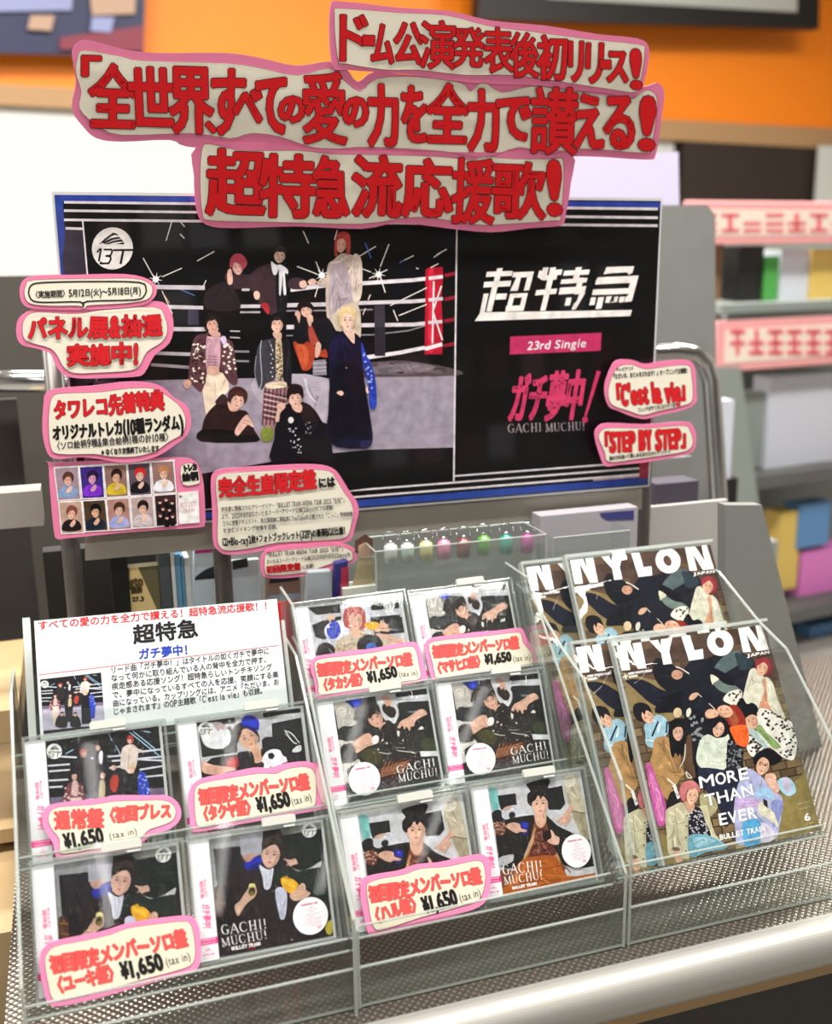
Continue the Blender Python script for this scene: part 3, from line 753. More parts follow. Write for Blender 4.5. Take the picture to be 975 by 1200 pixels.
    a.blots('1c1c1c', [(580, 480), (660, 480), (830, 570), (870, 700), (840, 850), (760, 830), (720, 700), (600, 540)], 130, 11, 11)
    a.blots('1c1c1c', [(480, 650), (560, 640), (640, 760), (540, 830), (490, 770)], 60, 11, 12)
    a.p('8aa868', '545 610 590 590 640 650 740 740 700 770 620 690'); a.p('b4ccc8', '470 600 520 600 640 740 620 760 540 680 480 640'); a.l('5f8048', 5, '580 620 680 730')
    a.p('15171d', '440 380 480 430 520 420 560 450 565 490 520 500 470 520 420 500 400 440')
    a.face(520, 560, 48, 62, -28, 'dcae90'); a.p('15171d', '440 510 470 470 540 480 560 520 520 510 480 530 460 560')
    # upside face, orange top
    a.p('8e2e24', '340 450 400 440 460 520 470 590 360 600 330 540'); a.p('e8642a', '356 606 470 590 500 650 490 750 420 740 380 680')
    a.p('a05234', '340 500 380 480 420 560 380 600'); a.face(312, 486, 46, 62, 110, 'dcae90'); a.p('dcae90', '170 500 210 470 250 480 260 520 210 540 175 530')
    # man in iridescent blouson, bottom right
    a.p('15161c', '540 840 580 790 660 770 750 830 690 890 640 840 600 830 560 890')
    a.crop(840, 850, 7.222)
    a.p('b2b8dc', '270 370 340 400 420 470 500 560 560 600 570 700 540 900 500 960 220 1010 180 900 160 700 190 500 240 420')
    a.p('9cc4e2', '340 560 420 520 500 590 480 620 340 600'); a.p('c8b0dc', '170 640 280 610 380 640 340 700 190 720'); a.p('58a6d4', '240 820 380 800 380 1000 260 1010'); a.p('a8d4e4', '520 470 600 440 660 490 680 560 620 600 550 550')
    a.p('c6bcd8', '560 450 620 460 640 560 590 560'); a.p('8890c4', '480 640 570 640 560 760 500 860 480 740'); a.p('d8d0e4', '400 820 500 880 500 960 400 980')
    a.p('dcd8c2', '380 640 440 690 500 740 540 860 470 800 370 740'); a.p('dcae94', '420 420 500 420 520 560 470 540 420 480'); a.p('d8a890', '470 480 540 520 520 580 490 560')
    a.blots('e8c8c0', [(420, 420), (500, 420), (530, 560), (420, 480)], 20, 12, 5); a.p('22222a', '405 620 440 640 446 700 410 670', 0)
    a.p('15161c', '320 290 360 230 440 210 560 280 470 340 430 290 380 270 340 320')
    a.face(392, 350, 54, 76, 12, 'e2b698'); a.l('2a2018', 5, '360 330 384 318 400 340 440 334'); a.p('15161c', '326 300 380 240 470 280 540 290 470 340 440 300 380 270 345 310')
    # lettering
    a.t('fbfbf8', 'MORE', -140, 538, 290, 452, 100, bold=2.4); a.t('fbfbf8', 'THAN', -84, 690, 330, 588, 100, bold=2.4); a.t('fbfbf8', 'EVER', 40, 846, 366, 778, 100, bold=2.4)
    a.t('fbfbf8', 'BULLET TRAIN', 50, 966, 430, 886, 46, bold=1.6); a.t('fbfbf8', '6', 760, 806, 816, 792, 60, bold=3); a.t('f0eee4', 'JUN. 2026', 765, 838, 836, 818, 10); a.t('e8e4d4', 'NO.261 / VOL.22', 700, 668, 800, 644, 9); a.t('e8e4d4', 'SPECIAL EDITION', 712, 712, 808, 686, 9)
    a.crop(0, 0, 1)
    # NYLON, five heavy letters as outlines
    a.crop(710, 740, 7.5)
    a.p('fbfbf8', '45 92 165 80 222 200 190 78 268 70 332 328 255 336 152 162 188 344 108 352', 0)
    a.p('fbfbf8', '325 66 412 54 450 130 448 44 556 36 528 180 558 290 480 300 456 196', 0)
    a.p('fbfbf8', '622 28 700 16 752 172 826 160 836 246 706 266', 0)
    a.crop(800, 720, 5.571)
    a.e('fbfbf8', 226, 190, 84, 90, -50, 30); a.e('5a463c', 222, 190, 26, 38, -30, 20)
    a.p('fbfbf8', '338 85 405 75 480 180 452 68 486 62 548 236 470 246 398 138 432 250 378 254', 0)
    a.t('fbfbf8', 'JAPAN', 398, 286, 552, 260, 18, bold=1.8)
    a.crop(710, 740, 7.5)
    a.l('fbfbf8', 9, '122 408 170 396'); a.l('fbfbf8', 9, '140 380 152 426'); a.t('fbfbf8', 'MINI PHOTO CARD', 172, 388, 382, 358, 19, bold=1.8); a.t('fbfbf8', 'INSIDE', 178, 416, 256, 404, 19, bold=1.8)
    for i in range(8): a.l('d8d4cc', 4, [(40 + i * 7, 130 + i * 26), (62 + i * 7, 126 + i * 26)])
    return a

POSTER_Q = [(62, 223), (771, 240), (762, 564), (98, 626)]
def art_poster():
    a = Art(POSTER_Q, gain=1.08)
    a.p('0a0a0c', '50 210 780 230 770 580 90 640', 0)
    # blue frame, ruled lines top and bottom
    a.l('2c3f96', 7, '62 227 771 245'); a.p('28408e', '62 223 72 224 80 330 72 330', 0); a.p('3a3038', '72 300 76 262 96 262 100 330 76 330', 0)
    a.p('34303a', '75 262 96 262 110 420 92 520 88 420', 0)
    for y0, y1 in ((232, 249), (242, 259), (253, 268)): a.l('d8d2d6', 3, [(74, y0), (768, y1)])
    a.l('d8d2d6', 3, '76 263 97 264'); a.l('d8d2d6', 2, '97 255 118 480 122 600')
    a.l('28408e', 8, '98 620 762 559'); a.l('d8d2d6', 2.2, '98 612 762 551'); a.l('d8d2d6', 2, '98 603 762 544'); a.l('d8d2d6', 1.8, '98 594 762 537'); a.l('b8a0a8', 2, '700 559 762 553'); a.p('8e2438', '752 530 763 529 762 556 752 557', 0)
    # platform of the ring
    a.crop(370, 380, 5.417)
    a.p('9a90a0', '-1400 360 0 330 130 340 430 325 930 318 930 775 400 790 100 960 -1500 1180', 0)
    a.p('564a50', '300 260 440 232 640 228 930 280 930 320 430 330 320 330')
    a.p('766c74', '380 270 640 240 800 265 700 300 430 310')
    a.p('0a0a0c', '-1500 1100 0 830 400 790 930 772 930 960 -1500 1300', 0)
    a.p('908898', '-1000 560 -700 540 -640 900 -900 960', 0)
    a.p('b2a8b6', '-340 330 120 338 130 600 110 650 -40 500 -300 500')
    a.l('8e8494', 2, '560 440 570 600 760 600 755 450')
    # ropes
    a.crop(310, 250, 5.417)
    a.l('dcd4da', 28, '205 478 440 450 660 440 985 422 1167 402', taper=22)
    a.l('d0c8d0', 26, '170 577 440 572 640 565 985 556 1170 540', taper=22); a.l('d0c8d0', 28, '180 716 500 712 640 706 985 702 1165 684', taper=22)
    a.l('8a848c', 10, '180 612 640 610 730 606'); a.l('8a848c', 8, '180 770 730 766 960 740 1090 700')
    a.l('e2dae0', 26, '690 910 900 880 1167 826', taper=22)
    a.p('3a3640', '740 580 806 580 812 867 745 867', 0); a.p('2a2730', '745 720 812 720 812 900 745 900', 0)
    a.p('b01830', '1072 346 1166 340 1170 400 1160 540 1170 690 1170 890 1060 890 1060 360', 0)
    a.p('d42a44', '1080 350 1110 346 1110 880 1080 880', 0)
    a.l('e8dce0', 10, '1112 430 1108 820'); a.l('e8dce0', 9, '1160 460 1108 620 1170 800'); a.l('dcd4da', 22, '1080 412 1168 402'); a.l('d0c8d0', 20, '1080 548 1170 540'); a.l('d0c8d0', 20, '1080 690 1168 684'); a.l('e2dae0', 24, '1060 856 1170 826')
    for y in (395, 545, 682, 836): a.l('8e1c30', 22, [(1180, y), (1250, y - 14)])
    a.crop(170, 250, 5.417)
    a.l('c8c0c8', 28, '60 455 410 462'); a.l('c8c0c8', 26, '120 582 400 590', taper=22); a.l('c8c0c8', 26, '160 726 420 728'); a.l('c8c0c8', 22, '640 582 770 582'); a.l('a8a0a8', 12, '640 620 770 620'); a.l('c8c0c8', 16, '650 476 700 476')
    a.l('b8b0b8', 22, '60 880 350 890 480 960'); a.l('9a929a', 20, '60 955 340 975'); a.p('3a3648', '300 600 370 604 372 700 300 700', 0)
    a.l('b8b0b8', 8, '575 740 640 742'); a.l('b8b0b8', 8, '575 780 640 784'); a.l('8c868e', 14, '560 870 700 872'); a.l('8c868e', 12, '560 930 700 934')
    # sparkles and light streaks
    for P in ('5 268 80 400', '130 390 260 335', '358 290 470 230', '190 40 155 158', '250 40 275 70', '245 115 275 145', '130 480 200 630', '390 470 418 415'): a.l('dcd8d2', 6, P)
    a.l('5878c0', 5, '255 475 345 512'); a.l('c8946c', 5, '140 500 180 560')
    a.crop(310, 250, 5.417)
    for P in ('282 105 318 185', '500 105 482 165', '245 330 370 378', '365 300 395 370', '395 410 362 525', '430 378 570 312', '600 325 716 370', '640 270 745 208', '775 335 828 195', '705 410 820 355', '775 400 808 500', '895 312 985 268', '668 638 684 598', '700 545 714 512', '860 610 888 678', '1000 345 1015 352', '1090 345 1140 320', '1110 280 1170 240', '1130 262 1190 230', '895 645 1070 575', '840 582 1070 470'): a.l('e8e2da', 6, P)
    a.l('4468c4', 7, '678 185 716 282'); a.l('4468c4', 6, '895 312 930 296')
    for (x, y) in ((404, 388), (765, 385), (-670, 405)):
        for k in range(8):
            an = k * math.pi / 4 + .2; a.l('fffaf6', 9, [(x, y), (x + 44 * math.cos(an), y + 44 * math.sin(an))], taper=1)
        a.e('fffefa', x, y, 20, 20)
    # back row
    a.crop(170, 250, 5.417)
    a.p('3c2a30', '560 400 620 370 700 380 760 330 850 310 880 340 885 600 840 640 760 560 700 470 600 470')
    a.p('241c22', '420 480 560 420 600 470 640 600 420 600')
    a.p('5a3038', '540 380 580 360 590 420 560 440'); a.p('e0b0a0', '556 360 580 345 590 430 560 440')
    a.face(622, 335, 34, 46, -10, 'dcaaa4'); a.p('bc4a5c', '570 330 574 280 600 250 640 246 676 280 680 320 650 350 640 320 600 300 590 330')
    a.p('e0b8a8', '726 500 745 484 765 500 762 535 736 536'); a.p('b03038', '770 570 810 560 830 600 820 636 790 600')
    a.p('18161c', '870 320 930 310 940 380 940 610 880 620'); a.face(892, 262, 36, 46, 8, 'e2beac', hair='2a2224'); a.l('2a2224', 8, '856 232 880 212 920 220 932 240', 1)
    a.p('e4e2ea', '836 296 870 320 900 318 944 350 944 380 926 376 936 500 918 500 912 380 902 500 890 500 888 350 872 380 850 376')
    a.crop(310, 250, 5.417)
    a.p('3c2c34', '190 420 240 400 300 420 300 470 200 470'); a.p('dab4a4', '262 430 296 420 310 450 290 468 266 460'); a.p('dab4a4', '316 424 350 408 370 430 350 450 326 448')
    a.p('c4b2a6', '440 330 480 290 530 250 600 262 650 290 662 480 640 560 610 660 560 640 470 720 440 660 430 500')
    a.p('b0a0a8', '460 340 540 300 600 480 590 600 480 700 450 560'); a.l('e0d0c4', 10, '460 310 520 300 570 260', 1)
    a.p('d8c6ba', '600 270 650 280 662 400 650 540 600 530'); a.l('9a8a80', 3, '610 300 604 500'); a.l('9a8a80', 3, '470 400 540 560'); a.l('9a8a80', 3, '500 350 580 500')
    a.p('c8b8a4', '470 640 630 560 655 780 600 740 500 740'); a.p('c4b2a6', '370 430 430 400 450 360 450 440 400 456')
    a.face(524, 200, 32, 46, 4, 'dca898'); a.p('b04038', '484 260 484 180 500 130 540 112 580 136 582 240 560 260 556 190 530 150 500 170 502 260')
    # middle row
    a.p('15151b', '235 860 240 690 260 640 330 640 400 660 480 720 500 860')
    a.p('d8a898', '234 630 250 612 270 620 262 690 240 700'); a.face(306, 612, 36, 44, -14, 'e0b4a2', hair='1c1311', hl='4c3a34'); a.p('17120f', '246 600 260 560 310 548 350 580 354 610 330 596 290 584 268 610')
    a.p('a8483c', '320 720 350 700 380 760 400 810 340 830'); a.p('e0b4a2', '310 650 344 640 350 690 326 710')
    a.crop(300, 350, 6)
    a.p('a84028', '310 310 340 290 420 300 470 340 500 360 540 350 550 410 470 400 440 480 380 500 350 430')
    a.p('c85a38', '330 320 400 330 420 400 400 480 370 470'); a.p('dcb0a0', '470 310 500 300 506 340 490 400 465 400')
    a.p('14141a', '320 110 350 170 400 300 320 290'); a.p('14141a', '440 160 540 120 600 200 610 260 520 320 480 270 450 200')
    a.p('8a8490', '450 430 540 420 548 530 450 535', 0)
    for y in (450, 480, 505): a.l('b8b0bc', 8, [(452, y), (546, y - 6)])
    # man in brown patterned jacket and pale trousers
    a.crop(200, 350, 6.5)
    a.p('ead6c0', '280 600 310 565 450 562 490 680 440 740 400 760 390 860 320 900 285 700')
    a.l('b8a490', 4, '380 620 384 740 400 745')
    a.p('5c3a40', '200 340 240 270 300 260 330 270 320 540 280 700 240 690 190 640 170 600'); a.p('5c3a40', '400 270 480 300 520 340 540 480 556 640 500 640 440 560 400 480')
    a.p('c49aa8', '310 300 340 280 400 260 420 300 410 540 316 550'); a.p('d0c0e0', '420 290 460 280 470 360 440 340')
    for y in range(430, 540, 22): a.l('7e4a58', 5, [(320, y), (400, y + 6)])
    a.blots('ecdcd0', [(210, 330), (300, 280), (310, 640), (190, 620)], 36, 13, 21); a.blots('ecdcd0', [(430, 320), (520, 340), (550, 620), (440, 540)], 36, 13, 22); a.blots('3a2026', [(210, 330), (300, 280), (310, 640), (190, 620)], 30, 12, 23)
    a.p('d8a898', '130 640 170 610 196 640 160 686'); a.p('d8a898', '330 510 400 510 410 566 320 566')
    a.p('d8a898', '330 230 400 210 420 270 380 280 340 264'); a.face(356, 190, 44, 64, -8, 'dca898', hair='1a1517', hl='4a3c3c')
    a.p('120f12', '290 190 300 130 350 96 400 110 430 170 440 240 400 240 416 190 390 140 350 126 310 160 306 240')
    # man with plastic jacket and checked trousers
    a.p('3c3c44', '700 420 730 330 800 300 850 320 850 600 780 640 740 690 700 600'); a.l('a8a8b0', 7, '740 310 730 400 745 600 730 690', 1); a.l('8a8a94', 6, '700 430 690 560 720 680', 1); a.l('90909a', 6, '800 310 830 400', 1)
    a.p('1c1a20', '900 300 960 330 975 640 920 640 900 500'); a.p('d0bc9c', '850 310 890 300 905 480 900 620 860 620'); a.blots('4a3a2c', [(855, 440), (900, 440), (900, 620), (860, 620)], 40, 8, 24); a.blots('6a5440', [(855, 310), (900, 310), (900, 440), (860, 440)], 20, 7, 25)
    for i in range(8): a.e('e8e4e8', 815 + (i % 2) * 12, 350 + i * 34, 5, 5)
    a.p('a07880', '760 700 800 630 930 630 940 800 900 980 760 960')
    for i in range(6): a.l('5c2c38', 9, [(760, 700 + i * 40), (940, 740 + i * 40)]); a.l('4c2430', 9, [(775 + i * 30, 650), (750 + i * 30, 960)])
    for i in range(5): a.l('e8d4c8', 5, [(760, 720 + i * 40), (940, 760 + i * 40)])
    a.p('dcc8b0', '780 640 920 626 925 670 790 680'); a.p('7e8a3c', '750 985 830 985 830 1075 750 1080')
    a.p('dcb0a0', '826 250 890 250 890 300 850 300'); a.face(858, 190, 46, 62, 0, 'e4b8a6', hair='1c1618', hl='4a3c3c'); a.p('131013', '800 200 800 140 850 100 910 116 930 180 925 300 900 330 906 190 890 140 860 124 830 140 816 200')
    # crouching man left
    a.p('2a1818', '275 1060 290 940 330 860 400 790 450 730 480 760 500 840 620 850 660 920 690 1000 700 1085 280 1085')
    a.p('100c0e', '275 1000 500 1000 560 1030 700 1040 700 1090 275 1090'); a.p('3a2226', '380 790 440 720 476 760 460 800')
    a.p('e0b4a6', '536 1010 580 930 630 880 660 920 686 980 640 960 600 1000 560 1044'); a.l('a87868', 4, '590 940 650 960'); a.l('a87868', 4, '600 915 660 940')
    a.p('dcac9c', '480 780 540 820 560 850 500 850'); a.face(560, 775, 50, 70, 16, 'e4b6a4', hair='3e221e', hl='7a4c40'); a.p('3e221e', '480 760 490 700 540 664 600 676 634 720 624 780 606 720 560 704 516 730 500 790')
    # crouching man centre
    a.crop(300, 350, 6)
    a.p('0f0f16', '170 1160 180 980 190 880 260 740 380 720 460 770 520 860 560 900 570 1170')
    a.p('27191c', '390 730 450 760 480 840 400 880 370 800'); a.e('dcd8dc', 296, 850, 20, 22)
    a.blots('c8c8d0', [(270, 880), (340, 880), (380, 1120), (300, 1040)], 34, 7, 31); a.blots('7c7c88', [(400, 860), (440, 860), (440, 960), (400, 960)], 10, 7, 32)
    a.p('e0b4a6', '184 850 200 780 196 740 240 730 256 760 220 800 210 860'); a.p('dcac9c', '300 750 370 740 370 790 330 790')
    a.face(326, 700, 46, 64, -4, 'e6b8a8', hair='2a1618', hl='6a3c3c'); a.p('1e1012', '264 690 272 620 310 592 370 608 386 670 380 690 360 660 320 656 286 668 280 690')
    # blond man in long dark coat with a blue sleeve
    a.p('12122a', '560 400 570 300 620 240 680 210 720 220 790 290 800 480 850 780 875 1000 790 1050 560 1000 570 700')
    a.p('1c1638', '570 300 640 240 660 300 600 420 560 420'); a.p('0c0c1a', '590 500 780 480 850 900 870 980 700 960 570 990')
    a.p('e4bcae', '660 210 730 210 740 310 690 260'); a.p('e4bcae', '618 654 650 640 668 660 650 676'); a.p('e4bcae', '826 620 850 614 850 650 830 656')
    a.p('263ea8', '790 300 830 400 850 430 890 560 900 740 870 770 850 740 840 600 800 440'); a.blots('96a8e8', [(800, 340), (840, 440), (880, 560), (860, 720), (820, 500)], 40, 9, 33)
    a.e('8a8490', 686, 480, 7, 5)
    a.face(692, 152, 46, 70, 0, 'ecc8b4'); a.p('d8bc88', '636 170 630 100 660 56 710 50 744 86 744 140 724 110 690 92 656 110 648 190')
    a.p('2a2448', '790 1000 870 990 850 1040 800 1050')
    # right side, lettering
    a.crop(0, 0, 1)
    a.l('d8d2d6', 1.8, '541 262 541 562')
    a.crop(560, 300, 4.643)
    for P in ('75 88 212 84 208 110 70 116', '130 70 160 68 128 190 98 192', '62 142 205 136 200 166 58 172', '128 206 184 204 178 236 120 238', '98 192 128 190 104 300 74 302', '60 205 86 204 66 305 840 296 832 328 14 352 40 310',
              '215 92 325 88 300 188 272 190 290 118 256 120 240 190 200 192 208 172 218 150 232 118 210 120'):
        a.p('e6e0dc', P, 0)
    a._add('e6e0dc', [[(200, 206), (292, 203), (287, 226), (195, 229)], [(180, 272), (276, 268), (270, 298), (175, 302)], [(200, 206), (226, 205), (204, 300), (178, 301)], [(268, 204), (294, 203), (272, 298), (246, 299)]])
    a.p('e6e0dc', '372 68 402 66 392 112 362 114', 0); a.p('e6e0dc', '344 118 352 84 378 84 380 110 448 106 442 132 370 136', 0); a.p('e6e0dc', '424 80 474 78 468 106 420 110', 0)
    a.p('e6e0dc', '410 68 440 66 388 296 360 298', 0); a.p('e6e0dc', '338 188 448 180 442 208 332 216', 0)
    a.p('e6e0dc', '484 86 618 80 612 106 478 112', 0); a.p('e6e0dc', '544 68 576 66 560 130 530 132', 0); a.p('e6e0dc', '470 132 606 124 600 148 464 156', 0); a.p('e6e0dc', '462 176 600 168 592 204 456 212', 0); a.p('e6e0dc', '566 204 596 202 546 292 524 294 536 262 550 250', 0); a.p('e6e0dc', '496 230 524 228 516 270 488 272', 0); a.p('e6e0dc', '556 124 586 122 566 210 538 212', 0)
    a.p('e6e0dc', '704 68 848 64 840 98 820 110 812 96 730 100 690 106', 0); a.p('e6e0dc', '660 122 872 114 838 250 800 254 806 228 818 218 822 210 630 216 636 186 820 180 828 152 646 160 650 140', 0)
    a.p('e6e0dc', '626 228 652 227 644 268 616 270', 0); a.p('e6e0dc', '664 228 694 226 680 288 650 290', 0); a.p('e6e0dc', '706 224 734 222 722 256 744 250 748 226 768 224 760 254 700 258', 0); a.p('e6e0dc', '776 226 804 224 796 254 770 256', 0)
    a.p('b8305e', '204 436 684 416 680 512 202 532', 0); a.t('f4e8ec', '23rd Single', 290, 508, 604, 492, 46, bold=.6, shear=.22)
    a.t('c83a64', 'ガチ夢中', 190, 905, 580, 880, 268, bold=7, shear=.2); a.l('c83a64', 22, '672 620 606 860', taper=12); a.e('c83a64', 604, 880, 15, 17)
    a.serif('a898a0', 'GACHI', 196, 952, 380, 944, 46); a.serif('a898a0', 'MUCHU!', 396, 946, 606, 934, 44)
    a.crop(60, 220, 5.417); a.badge(398, 367, 136, 'e0dcd8', '101014')
    return a

def art_trading_cards():
    """ten small portraits on the reward card"""
    q = [(58, 541), (238, 536), (240, 614), (66, 632)]
    a = Art(q, gain=1.1); a.crop(0, 500, 3.9)
    a.l('f6f0ec', 6, '245 186 800 152'); a.l('f6f0ec', 6, '262 336 810 292')
    cells = [((250, 190, 355, 184), (268, 334, 366, 328)), ((365, 184, 466, 180), (378, 326, 476, 321)), ((475, 178, 575, 172), (488, 320, 584, 314)), ((584, 171, 682, 165), (596, 313, 690, 306)), ((692, 164, 790, 156), (704, 304, 802, 298)),
             ((270, 346, 370, 341), (284, 486, 382, 480)), ((380, 340, 478, 334), (392, 476, 492, 470)), ((489, 332, 586, 326), (500, 470, 598, 463)), ((598, 324, 695, 317), (608, 460, 704, 454)), ((706, 315, 802, 308), (716, 452, 808, 444))]
    pal = [('9a8490', 'dcae9c', '5a3428', '8098c0'), ('3a2878', 'c890b0', '241838', '7a30c0'), ('8a6a60', 'd8a890', '2c1c18', 'c8b030'), ('5a4a58', 'e0b8a8', 'c82828', '1c1a20'), ('8a6c68', 'e0b8a0', 'b07850', 'e0e0ea'),
           ('b89888', 'dcae98', '7c4038', '20181c'), ('4a3828', 'd8a890', '141414', '1c2838'), ('a87c74', 'd8b09c', '4a2c20', '98a0d0'), ('b09a98', 'dcb4a0', '241a1c', 'c8bcc0'), ('3a2226', 'd8b0a0', '5a2a28', '181418')]
    for k, ((x0, y0, x1, y1), (x3, y3, x2, y2)) in enumerate(cells):
        bg, sk, hr, cl = pal[k]
        a.p('f6f0ec', [(x0 - 5, y0 - 5), (x1 + 5, y1 - 5), (x2 + 5, y2 + 5), (x3 - 5, y3 + 5)], 0)
        a.p(bg, [(x0, y0), (x1, y1), (x2, y2), (x3, y3)], 0)
        cx, cy = (x0 + x1 + x2 + x3) / 4, (y0 + y2) / 2
        if k == 9:
            for i, (dx, dy) in enumerate(((-28, -30), (0, -42), (28, -28), (-14, 0), (16, 4), (-26, 30), (4, 40), (30, 34))):
                a.p('181418', [(cx + dx - 12, cy + dy + 34), (cx + dx - 8, cy + dy), (cx + dx + 8, cy + dy), (cx + dx + 12, cy + dy + 34)]); a.e('d8b0a0', cx + dx, cy + dy - 6, 7, 9); a.e('5a2a28' if i % 2 else '201618', cx + dx, cy + dy - 12, 8, 5)
            continue
        a.p(cl, [(cx - 40, cy + 62), (cx - 34, cy + 22), (cx, cy + 8), (cx + 36, cy + 20), (cx + 42, cy + 58)])
        a.e(hr, cx + 2, cy - 28, 26, 28); a.face(cx, cy - 14, 17, 24, (k * 37) % 24 - 12, sk); a.p(hr, [(cx - 20, cy - 14), (cx - 18, cy - 40), (cx + 18, cy - 42), (cx + 22, cy - 14), (cx + 10, cy - 32), (cx - 8, cy - 30)])
        a.p(sk, [(cx - 8, cy + 34), (cx + 12, cy + 10), (cx + 20, cy + 24), (cx + 4, cy + 44)])
    a.p('ece6e4', '812 300 905 290 912 436 818 444', 0); a.e('8a6070', 824, 318, 6, 6)
    a.t('d8b0b8', 'BULLET', 824, 368, 896, 360, 22, bold=.6); a.t('d8b0b8', 'TRAIN', 836, 392, 890, 386, 20, bold=.6)
    return a

# hand lettered cards: outline of each panel, the paper inside it and what is written there
CARDS = []
def card(*a, **k): CARDS.append((a, k))

PINK, CREAM, RED, DRED, INK = 'f284ae', 'f5efdc', 'dc1a24', '300808', '141214'
def bodytext(c, col, s, x0, y0, x1, y1, h, **k): c.append(('t', col, s, x0, y0, x1, y1, h, k))

def build_card(name, plane, crop, panels, label, cat, group=None, draw=None, red=RED, shift=0.0, gain=1.0, matb=None, matp=None):
    ox, oy, k = crop
    P = [[(ox + x / k, oy + y / k) for x, y in Art._pts(o)] for o, _ in panels]
    xs = [q[0] for o in P for q in o]; ys = [q[1] for o in P for q in o]
    cx, by = sum(xs) / len(xs), max(ys)
    o = plane.at(cx, by); n = -plane.n; ux = np.array([1.0, 0, 0]); ux -= ux @ n * n; ux /= np.linalg.norm(ux); uy = np.cross(n, ux)
    M4 = Matrix(((ux[0], uy[0], n[0], o[0]), (ux[1], uy[1], n[1], o[1]), (ux[2], uy[2], n[2], o[2]), (0, 0, 0, 1)))
    def mp(px, py):
        d = plane.at(px, py) - o
        return (float(d @ ux), float(d @ uy))
    root = empty(name, M4, label, cat, group)
    z = 0.0
    for i, (out, inn) in enumerate(panels):
        Q = [mp(ox + x / k, oy + y / k) for x, y in Art._round(Art._pts(out))]
        zb = 0.0 if i == 0 else i * 0.0009 * (1 if shift == 0 else 1)
        MB().prism(Q, zb, zb + 0.0014).build('border', matb or M['pink_card'], root)
        if inn:
            Q = [mp(ox + x / k, oy + y / k) for x, y in Art._round(Art._pts(inn))]
            MB().prism(Q, zb + 0.0015, zb + 0.0020).build('panel', matp or M['cream_card'], root)
            z = zb + 0.0021
    a = Art(None, gain=gain); a.crop(ox, oy, k); a.map = mp
    for out, inn in panels:                                  # the thin dark pen line round the paper
        if inn:
            Q = Art._round(Art._pts(inn)); a.l('7a3038', 0.45 * k, Q + [Q[0]])
    if draw: draw(a)
    a.build_mapped('lettering', M['ink'], root, z)
    return root

def build_mapped(s, name, mat, parent, z, step=6e-5):
    V = []; F = []; C = []
    for col, polys, lv in s.items:
        for pi, P in enumerate(polys):
            Q = [s.map(x, y) for x, y in P]; n = len(V)
            V += [(x, y, z + (lv + (pi % 23) * .04) * step) for x, y in Q]
            ar = sum(Q[i - 1][0] * Q[i][1] - Q[i][0] * Q[i - 1][1] for i in range(len(Q)))
            idx = range(n, n + len(Q)); F.append(tuple(idx) if ar > 0 else tuple(reversed(idx))); C += [col] * len(Q)
    me = bpy.data.meshes.new(name); me.from_pydata(V, [], F)
    at = me.color_attributes.new('ink', 'FLOAT_COLOR', 'CORNER'); at.data.foreach_set('color', np.array(C, dtype=np.float32).ravel())
    me.materials.append(mat); me.update()
    o = bpy.data.objects.new(name, me); COL.objects.link(o); o.parent = parent
    return o
Art.build_mapped = build_mapped

# ------------------------------------------------------------------ materials in use
M = {}
M['pink_card'] = plain('pink_card', PINK, 0.55, bump=.1, scale=400)
M['cream_card'] = plain('cream_card', CREAM, 0.6, bump=.1, scale=400)
M['price_cream'] = plain('price_cream', 'd8d2bc', 0.6, bump=.1, scale=400)
M['price_pink'] = plain('price_pink', 'e682ae', 0.55, bump=.1, scale=400)
M['ink'] = printed('ink_print', 0.5, 0.3)
M['cover'] = printed('cover_print', 0.35, 0.22, mottle=.2, mscale=110)
M['poster'] = printed('poster_print', 0.30, 0.45, coat=0.5, mottle=.2, mscale=60)
M['acrylic'] = clear('clear_acrylic', 'f8faf9', 1.0, 0.04, 1.40, haze=0.008, hazecol='dfe4e0')
M['acrylic_edge'] = clear('acrylic_edge', 'eef3f0', 1.0, 0.12, 1.55, haze=0.36, hazecol='dce0dc')  # whitish haze paints in the glow that acrylic edges gather
M['box_plastic'] = clear('box_plastic', 'eef2f0', 1.0, 0.08, 1.45, haze=0.16, hazecol='b8bcb8')
M['case'] = clear('case_plastic', 'fbfcfc', 1.0, 0.02, 1.3, haze=0.004)
M['keeper'] = clear('keeper_plastic', 'eef1ef', 1.0, 0.10, 1.5, haze=0.26, hazecol='b4b9b6')
M['film'] = clear('shrink_film', 'ffffff', 1.0, 0.02, 1.28, bump=1.0, bscale=20, bstretch=(8, 1.1, 1), bdist=.0035)
M['sleeve'] = clear('magazine_sleeve', 'ffffff', 1.0, 0.03, 1.5, bump=.6, bscale=6, bstretch=(1, 1, 1), bdist=.02)
M['tray'] = plain('tray_grey', 'c9cbc8', 0.4)
M['white_plastic'] = plain('white_plastic', 'c6c7be', 0.4)
M['white_paper'] = plain('white_paper', 'd2d5d7', 0.5)
M['paper_edge'] = plain('paper_edge', 'dcdad4', 0.6, bump=.4, scale=500)
M['black'] = plain('black_plastic', '1b1a1a', 0.35)
M['pole'] = plain('pole_metal', '6e6a66', 0.38, 0.6, bump=.05, scale=200)
M['backing'] = plain('backing_board', 'a29c90', 0.45, mott=.04, scale=20)
M['chrome'] = plain('chrome_tube', 'd8dadc', 0.15, 1.0)
M['grey_panel'] = plain('grey_metal_panel', '8c8e8a', 0.4, 0.3, bump=.05, scale=90, mott=.05)
M['wood'] = plain('beige_wood', 'b59a72', 0.5, mott=.12, scale=30, bump=.1)
M['dark'] = plain('dark_matte', '2a2623', 0.7)

